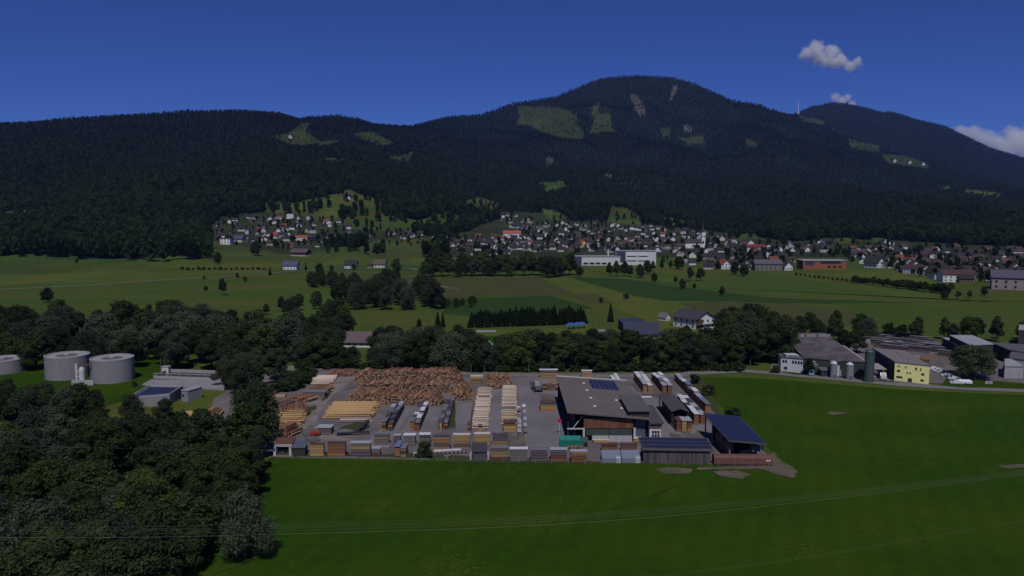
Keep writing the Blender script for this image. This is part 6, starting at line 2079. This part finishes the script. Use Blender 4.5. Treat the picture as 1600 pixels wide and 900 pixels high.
# cars
def car(x, y, rz, label, kind='car', paint=(.62, .62, .63), group=None):
    o = thing("parked_car" if kind == 'car' else "parked_van", label, kind, (x, y, .10), rz, group)
    L_, W_, H_ = (4.3, 1.75, 1.45) if kind == 'car' else (6.2, 2.1, 2.5)
    pm = mat("car_paint_%d" % int(paint[0] * 100 + paint[2] * 10), paint, tuple(v * .95 for v in paint), rough=.25, spec=.5)
    if kind == 'car':
        pr = [(-2.15, .35), (-2.15, .85), (-1.95, .95), (-1.5, 1.0), (-.9, 1.42), (.7, 1.45), (1.35, 1.0), (2.05, .86), (2.15, .6), (2.15, .35)]
    else:
        pr = [(-3.1, .4), (-3.1, 2.4), (-2.95, 2.5), (1.5, 2.5), (2.2, 1.5), (3.0, 1.25), (3.1, .9), (3.1, .4)]
    n = len(pr)
    w = W_ / 2
    vs = [(px_, s * w * (1 if z < 1.1 else .86 if kind == 'car' else .95), z) for s in (-1, 1) for px_, z in pr]
    MB().add(vs, [tuple(range(n - 1, -1, -1)), tuple(range(n, 2 * n))] + [(i, (i + 1) % n, n + (i + 1) % n, n + i) for i in range(n)]).build("body", pm, o)
    if kind == 'car':
        MB().box(-1.0, .75, -w * .9, w * .9, 1.02, 1.36).build("side_window", GLASS, o)
        MB().add([(1.33, -.66, 1.04), (1.33, .66, 1.04), (.76, .6, 1.42), (.76, -.6, 1.42)], [(0, 1, 2, 3)]).build("windscreen", GLASS, o).location.x += .03
    else:
        MB().box(.9, 1.7, -w * .98, w * .98, 1.5, 2.1).build("side_window", GLASS, o)
        MB().add([(2.22, -.9, 1.52), (2.22, .9, 1.52), (1.56, .85, 2.44), (1.56, -.85, 2.44)], [(0, 1, 2, 3)]).build("windscreen", GLASS, o).location.x += .03
    for sx in (-L_ * .31, L_ * .31):
        for sy in (-1, 1):
            wh = MB().tube((sx, sy * (w - .2), .33), (sx, sy * (w + .02), .33), .33, n=12).build("wheel", TY, o)
            MB().tube((sx, sy * (w - .1), .33), (sx, sy * (w + .035), .33), .18, n=10).build("rim", STEEL, wh)
    for sy in (-.6, .6):
        MB().box(L_ / 2 - .12, L_ / 2 + .02, sy - .2, sy + .2, .6, .78).build("headlight", STEEL, o)
    return o


CARS = [(1458, 578.5, "white car parked farthest from the road, next to yellow building"), (1466, 581, "second white car from yellow building in parked line"), (1470, 583.5, "silver car third in the line of parked cars"), (1480, 589, "white pickup-like car fourth in the parked line"), (1491, 594, "grey car just behind the white tarpaulin trailer"), (1494, 600.5, "white car nearest the road pulling the white trailer")]
for i, (px, py, lab) in enumerate(CARS):
    x, y = G(px, py)
    car(x, y, -.25 + math.pi, lab, paint=(.62, .62, .63) if 'white' in lab else (.38, .38, .40) if 'silver' in lab else (.2, .2, .21))
x, y = G(1507, 601)
s_ = thing("covered_trailer", "white rounded tarpaulin trailer behind the nearest car", "trailer", (x, y, .1), -.2)
mb = MB()
pr = [(.95 * math.cos(t), .9 + .95 * math.sin(t)) for t in [k * math.pi / 8 for k in range(9)]] + [(-.95, .45), (.95, .45)]
n = len(pr)
vs = []
for sx, k in ((-2.6, .75), (-2.2, 1), (1.6, 1), (2.4, .7)):
    vs += [(sx, p_[0] * k, .45 + (p_[1] - .45) * k) for p_ in pr]
fs = [tuple(range(n)), tuple(range(4 * n - 1, 3 * n - 1, -1))]
for r in range(3):
    fs += [(r * n + i, (r + 1) * n + i, (r + 1) * n + (i + 1) % n, r * n + (i + 1) % n) for i in range(n)]
mb.add(vs, fs).build("cover", mat("white_tarpaulin", (.70, .70, .71), rough=.5), s_)
for sy in (-.95, .95):
    MB().tube((0, sy - .1, .35), (0, sy + .1, .35), .35, n=12).build("wheel", TY, s_)
x, y = G(1378, 592)
car(x, y, 1.35 + math.pi, "grey-white van parked between green silo and yellow building", 'van', (.45, .45, .46))
x, y = G(1364, 591)
s_ = thing("round_tank", "small white round tank beside the green silo", "tank", (x, y, .05))
MB().tube((-.9, 0, .9), (.9, 0, .9), .8, n=16).build("drum", STEEL, s_)
for sx in (-.5, .5):
    MB().box(sx - .1, sx + .1, -.5, .5, 0, .3).build("saddle", GM, s_)
# dark plank bundles behind the yellow building
for j in range(6):
    for i in range(3):
        px, py = 1352 + i * 34 + j * 9, 528 + j * 4.2 + i * .9
        if px > 1462:
            continue
        x, y = G(px, py)
        stack(x, y, 11, 2.2, [(1.2, 'purple'), (1.2, 'dark')], ['grey', 'dark', 'grey'][(i + j) % 3], f"dark long stack, {ORD[i]} in the {ORD[j]} line behind the yellow building", -.75, "long stacks behind the yellow building")
for j, (px, py) in enumerate(((1466, 546), (1478, 552), (1490, 558))):
    x, y = G(px, py)
    stack(x, y, 12, 2.0, [(1.3, 'dark'), (1.0, 'purple')], 'grey', f"{ORD[j]} long dark stack along the wood beside the white-roofed hall", -.72)
for px, py, c, lab in ((1410, 562, 'purple', "low purple board pile behind the yellow roof"), (1452, 562, 'tan', "tan board pile amid the scrap yard"), (1440, 566, 'red', "red board pile amid the scrap yard"), (1425, 559, 'pale', "pale board pile behind yellow building"), (1462, 572, 'grey', "grey gravelly board pile by parked cars")):
    x, y = G(px, py)
    stack(x, y, 6, 3, [(.9, c)], None, lab, -.5)
a, b = (1345, 541), (1372, 543)
x, y = G(1348, 541)
s_ = thing("site_cabin", "grey site cabin behind the green silo", "cabin", (x, y, .05))
MB().box(-3.5, 3.5, 0, 2.6, 0, 2.6).build("wall", SEW, s_)
MB().box(-3.6, 3.6, -.1, 2.7, 2.6, 2.8).build("roof", TRIM, s_)
x, y = G(1397, 543)
s_ = thing("site_cabin", "pale long cabin among dark stacks behind the yellow building", "cabin", (x, y, .05))
MB().box(-4, 4, 0, 2.6, 0, 2.4).build("wall", SEW, s_)
MB().box(-4.1, 4.1, -.1, 2.7, 2.4, 2.6).build("roof", TRIM, s_)
# white-roofed hall and neighbours at the right
PALR = mat("white_sheet_roof", (.36, .36, .37), (.31, .31, .32), scale=.3, rough=.6)
quad_hall("white_roof_hall", "white-roofed storage hall behind the huge willow", "hall", [G(1515, 540, 8), G(1552, 538.5, 8), G(1519, 525, 8), G(1484, 525, 8)], 8, DARKW, PALR)
quad_hall("side_hall", "narrow pale lean-to roof left of the white-roofed hall", "hall", [G(1497, 541, 5.5), G(1506, 541, 5.5), G(1482, 529, 5.5), G(1473, 529, 5.5)], 5.5, DARKW, PALR)
quad_hall("grey_hall", "long grey-roofed hall right of the white-roofed hall", "hall", [G(1575, 547, 5.5), G(1640, 558, 5.5), G(1610, 540, 5.5), G(1550, 536.5, 5.5)], 5.5, DARKW, mat("slate_grey_roof", (.12, .115, .13), (.10, .095, .11), scale=.3, rough=.7))
quad_hall("grey_hall", "second grey hall nearer, cut by right picture edge", "hall", [G(1578, 560, 5), G(1640, 568, 5), G(1640, 556, 5), G(1580, 551, 5)], 5, WGREY, MATS["slate_grey_roof"])
quad_hall("front_annex", "grey-white annex behind the blue container", "annex", [G(1570, 573, 4.5), G(1599, 573, 4.5), G(1580, 562, 4.5), G(1570, 562, 4.5)], 4.5, WGREY, PALR)
quad_hall("tall_dark_hall", "tall dark hall with pale roof edge at right picture edge", "hall", [G(1590, 545), G(1640, 546), G(1640, 536), G(1592, 535)], 8.5, DARKW, PALR)
x, y = G(1579, 590)
s_ = thing("container", "blue shipping container with red end by right edge", "container", (x, y, .1), -.35)
MB().box(-2.6, 2.4, -1.2, 1.2, 0, 2.5).build("body", mat("blue_container", (.04, .10, .30), (.035, .085, .26), scale=1, rough=.5, stripes=('X', 2.0, .7)), s_)
MB().box(-2.7, -2.603, -1.2, 1.2, 0, 2.5).build("end_panel", mat("red_container_end", (.25, .07, .06), rough=.6), s_)
x, y = G(1522, 585)
s_ = thing("covered_boat", "pale upturned boat in shade of the huge willow", "boat", (x, y, .1), -.1)
MB().prism([(-2.6, 0), (-1.6, -.9), (1.6, -.9), (2.6, 0), (1.6, .9), (-1.6, .9)], [.1] * 6, [.5, .7, .7, .5, .7, .7]).build("hull", PALR, s_)
x, y = G(1545, 602)
s_ = thing("info_board", "grey double board on the lawn by the right road", "sign", (x, y, .08))
for k in (0, 1):
    MB().box(-1.3 + k * 1.4, -.1 + k * 1.4, 0, .1, .4, 1.5).build("board", WGREY, s_)
    MB().box(-.8 + k * 1.4, -.7 + k * 1.4, .02, .08, 0, .4).build("leg", GM, s_)
# timber house half hidden by trees
x, y = G(1204, 535)
house((x, y, 0), .1, "", HOUSES[2], ((.15, .08, .06), "brown"), ((.07, .055, .055), "dark"), "brown timber house half hidden behind the tall clump", 1.0)

# ================================================================ FARM AND NURSERY (middle)
x, y = G(1084, 511)
fh = house((x, y, 0), .55, "", gable(14, 17, 5.6, 3.6, 1.0, ncol=4), W, ((.07, .062, .075), "dark"), "white farmhouse with wide dark gable roof on the plain", 1.0)
MB().box(-6.6, 6.6, -9.6, -8.6, 2.5, 2.7).build("balcony", mat("balcony_wood", (.18, .10, .06), rough=.8), fh)
MB().box(-6.9, -2, -8.62, -8.5, .2, 5.4).build("timber_front", TIMB, fh)
x, y = G(1038, 501)
house((x, y, 0), .7, "", HOUSES[2], W, ((.18, .17, .17), "grey"), "small white shed left of the farmhouse", .55)
BLR = mat("dark_blue_sheet_roof", (.045, .055, .11), (.038, .046, .09), scale=.3, rough=.5)
q = [G(985, 519, 4.6), G(1022, 514, 4.6), G(997, 498, 4.6), G(966, 498.5, 4.6)]
bn, br = quad_hall("blue_roof_barn", "long barn with dark blue roof beside the lone spruce", "barn", q, 4.6, DARKW, BLR, .8)
x, y = G(1006, 513.5, 5)
MB().box(x - 1.2, x + 1.2, y - .6, y + .6, 4.95, 7.2).build("roof_turret", STEEL, br)
x, y = G(1001, 534)
house((x, y, 0), 1.5, "", HOUSES[3], W, ((.055, .06, .10), "blue"), "white house with blue-black roof peeping over the tree belt", 1.0)
x, y = G(556, 539)
house((x, y, 0), 1.5, "", gable(13, 17, 2.7, 3.4, 1.0, rows=1, ncol=6), ((.75, .75, .75), "white"), ((.16, .115, .13), "purple"), "low house with purple-brown hipped roof in the trees", 1.0)
# nursery: rows of frames, posts, blue tarps
GHG = mat("pale_plastic_cover", (.22, .235, .24), (.17, .18, .19), scale=1, rough=.4)
for i, (px, py, w) in enumerate(((760, 519, 10), (740, 536, 16), (770, 539, 12), (945, 518, 7), (955, 524, 8))):
    x, y = G(px, py)
    s_ = thing("cold_frame", ORD[i] + " low plastic-covered frame of the nursery", "cold frame", (x, y, .1), .05, "nursery frames")
    MB().add([(-w / 2, -.8, .3), (w / 2, -.8, .3), (w / 2, .8, .3), (-w / 2, .8, .3), (-w / 2, 0, .95), (w / 2, 0, .95)], [(0, 1, 5, 4), (2, 3, 4, 5), (1, 2, 5), (3, 0, 4)]).build("cover", GHG, s_)
    MB().box(-w / 2, w / 2, -.8, .8, 0, .3).build("box", CONC, s_)
for px, py, lab in ((892, 514, "left"), (906, 513, "right")):
    x, y = G(px, py)
    s_ = thing("market_tent", lab + " bright blue tent roof in the nursery", "tent", (x, y, .05))
    w = 2.6 if lab == "left" else 3.6
    MB().add([(-w, -2, 2.2), (w, -2, 2.2), (w, 2, 2.2), (-w, 2, 2.2), (-w * .5, 0, 3.3), (w * .5, 0, 3.3)], [(0, 1, 5, 4), (2, 3, 4, 5), (1, 2, 5), (3, 0, 4)]).build("roof", mat("bright_blue_tarp", (.035, .11, .38), (.03, .09, .32), scale=1, rough=.5), s_)
    for sx in (-w, w):
        for sy in (-2, 2):
            MB().box(sx * .97 - .05, sx * .97 + .05, sy * .95 - .05, sy * .95 + .05, 0, 2.25).build("leg", STEEL, s_)
for i in range(22):
    px = 745 + i * 12.5 + rng.uniform(-4, 4)
    x, y = G(px, 516 + rng.uniform(-3, 6))
    tag(MB().tube((0, 0, 0), (0, 0, rng.uniform(3, 4.5)), .08, .06, 6).build("pole", PO, None, (x, y, .03)), "thin pale pole standing among the nursery beds", "pole", "nursery poles")

# ================================================================ POWER LINES
WIRE = mat("aluminium_wire", (.27, .28, .27), rough=.4)


def wire(label, pts, z, r):
    """A sagging cable: picture points projected to height z (m)."""
    P = [G(px, py, z) for px, py in pts]
    L_ = smooth_line(P, 10)
    n = len(L_)
    mb = MB()
    for i in range(n - 1):
        s0, s1 = -1.2 * math.sin(math.pi * i / (n - 1)), -1.2 * math.sin(math.pi * (i + 1) / (n - 1))
        mb.tube((L_[i].x, L_[i].y, z + s0), (L_[i + 1].x, L_[i + 1].y, z + s1), r, n=5, caps=False)
    return tag(mb.build("power_cable", WIRE), label, "cable")


for k, (a, b, c, d, r) in enumerate(((816, 808, 785, 728, .0045), (819.5, 812, 787.5, 730, .0045), (822.5, 815, 790, 731.5, .0045), (826, 819, 793, 733, .005), (832, 824, 798, 735, .009))):
    wire(ORD[k] + " cable from the top in the bundle crossing the meadow", [(-300, a + 3), (0, a), (400, b - 1), (1000, c), (1600, d), (1950, d - 45)], 19.0 - .0 * k, r)
wire("upper lone cable of the lower pair crossing the meadow", [(-200, 940), (400, 896), (1000, 886), (1600, 803), (1900, 750)], 19, .0032)
wire("lower lone cable of the lower pair crossing the meadow", [(-200, 946), (400, 900), (1000, 889), (1600, 806), (1900, 753)], 19, .0028)
wire("lone high cable crossing over the dark wood", [(-400, 684), (0, 687), (420, 694), (700, 699)], 22, .006)

# ================================================================ HAZE
m = bpy.data.materials.new("thin_blue_haze")
m.use_nodes = True
nt = m.node_tree
nt.nodes.remove(nt.nodes["Principled BSDF"])
pv_ = nd(nt, "ShaderNodeVolumePrincipled")
pv_.inputs["Color"].default_value = (0.28, 0.44, 1.0, 1)
pv_.inputs["Density"].default_value = HAZE_D
pv_.inputs["Anisotropy"].default_value = 0.0
nt.links.new(pv_.outputs[0], nt.nodes["Material Output"].inputs["Volume"])
m.cycles.homogeneous_volume = True
hb = MB().box(-7600, 7600, -900, 8650, -1.5, 1130).build("haze", m)
hb["kind"] = "stuff"
hb["label"] = "thin blue summer haze over the valley"

# ================================================================ CLOUDS
def cloud(label, lobes, seed, dens, Y):
    """Cumulus: one closed hull; density falls off from a few puffs and is broken up by noise. lobes = (px, py, radius px, flat)."""
    k = Y / FOC
    pts = []
    for px, py, r in lobes:
        x = (px - 800) * k
        z = CAM_H + Y * tan_el(py)
        pts.append((x, Y, z, r * k))
    cx = sum(p[0] for p in pts) / len(pts)
    cz = sum(p[2] for p in pts) / len(pts)
    ex = max(abs(p[0] - cx) + p[3] * 1.15 for p in pts)
    ez = max(abs(p[2] - cz) + p[3] * 1.15 for p in pts)
    ey = max(p[3] for p in pts) * 1.15
    m = bpy.data.materials.new("cloud_vapour")
    m.use_nodes = True
    nt = m.node_tree
    L = nt.links.new
    nt.nodes.remove(nt.nodes["Principled BSDF"])
    tc = nd(nt, "ShaderNodeTexCoord")
    cur = None
    for x, y, z, r in pts:
        vs = nd(nt, "ShaderNodeVectorMath", operation='DISTANCE')
        L(tc.outputs["Object"], vs.inputs[0])
        vs.inputs[1].default_value = (x - cx, 0, z - cz)
        mr = nd(nt, "ShaderNodeMath", operation='MULTIPLY_ADD')
        L(vs.outputs["Value"], mr.inputs[0])
        mr.inputs[1].default_value, mr.inputs[2].default_value = -1 / r, 1.0
        if cur is None:
            cur = mr.outputs[0]
        else:
            mx = nd(nt, "ShaderNodeMath", operation='SMOOTH_MAX')
            L(cur, mx.inputs[0])
            L(mr.outputs[0], mx.inputs[1])
            mx.inputs[2].default_value = 0.08
            cur = mx.outputs[0]
    nz = nd(nt, "ShaderNodeTexNoise")
    nz.inputs["Scale"].default_value = 5.5 / max(ex, 1)
    nz.inputs["Detail"].default_value = 6
    nz.inputs["Roughness"].default_value = .62
    mp = nd(nt, "ShaderNodeMapping")
    mp.inputs["Location"].default_value = (seed * 313.0, seed * 71.0, 0)
    L(tc.outputs["Object"], mp.inputs[0])
    L(mp.outputs[0], nz.inputs[0])
    ad = nd(nt, "ShaderNodeMath", operation='MULTIPLY_ADD')
    L(nz.outputs[0], ad.inputs[0])
    ad.inputs[1].default_value = 1.7
    ad.inputs[2].default_value = -1.02
    sm_ = nd(nt, "ShaderNodeMath", operation='ADD')
    L(cur, sm_.inputs[0])
    L(ad.outputs[0], sm_.inputs[1])
    dn = nd(nt, "ShaderNodeMapRange")
    dn.inputs[1].default_value, dn.inputs[2].default_value, dn.inputs[4].default_value = 0.0, 0.5, dens
    L(sm_.outputs[0], dn.inputs[0])
    pv = nd(nt, "ShaderNodeVolumePrincipled")
    pv.inputs["Color"].default_value = (1, 1, 1, 1)
    pv.inputs["Anisotropy"].default_value = 0.0
    L(dn.outputs[0], pv.inputs["Density"])
    L(pv.outputs[0], nt.nodes["Material Output"].inputs["Volume"])
    m.cycles.volume_step_rate = 0.5
    o = MB().lathe([(.4, -1), (.85, -.7), (1, -.3), (1, .3), (.85, .7), (.4, 1)], 20).build("cloud", m)
    o.data.polygons[0].vertices  # closed below
    bmx = bmesh.new()
    bmx.from_mesh(o.data)
    bmesh.ops.holes_fill(bmx, edges=[e for e in bmx.edges if e.is_boundary])
    bmesh.ops.recalc_face_normals(bmx, faces=bmx.faces)
    for v in bmx.verts:
        v.co = Vector((v.co.x * ex * 1.35, v.co.y * ey * 1.6, v.co.z * ez * 1.15))
    bmx.to_mesh(o.data)
    bmx.free()
    o.location = (cx, Y, cz)
    tag(o, label, "cloud")
    o["kind"] = "thing"
    return o


cloud("lone white puffy cloud high above the right ridge", [(1250, 84, 14), (1264, 78, 17), (1270, 90, 17), (1288, 82, 15), (1286, 95, 16), (1302, 95, 15), (1316, 104, 12), (1328, 97, 10)], 3, .022, 9000)
cloud("small white cloud touching the far right summit", [(1296, 152, 9), (1306, 158, 11), (1315, 153, 8), (1322, 163, 8)], 5, .020, 9600)
cloud("long white cloud bank behind the right slope", [(1490, 206, 14), (1508, 210, 20), (1526, 218, 20), (1548, 222, 18), (1575, 218, 24), (1600, 222, 32), (1615, 196, 16), (1640, 215, 34), (1560, 235, 24), (1600, 246, 30)], 8, .014, 10500)
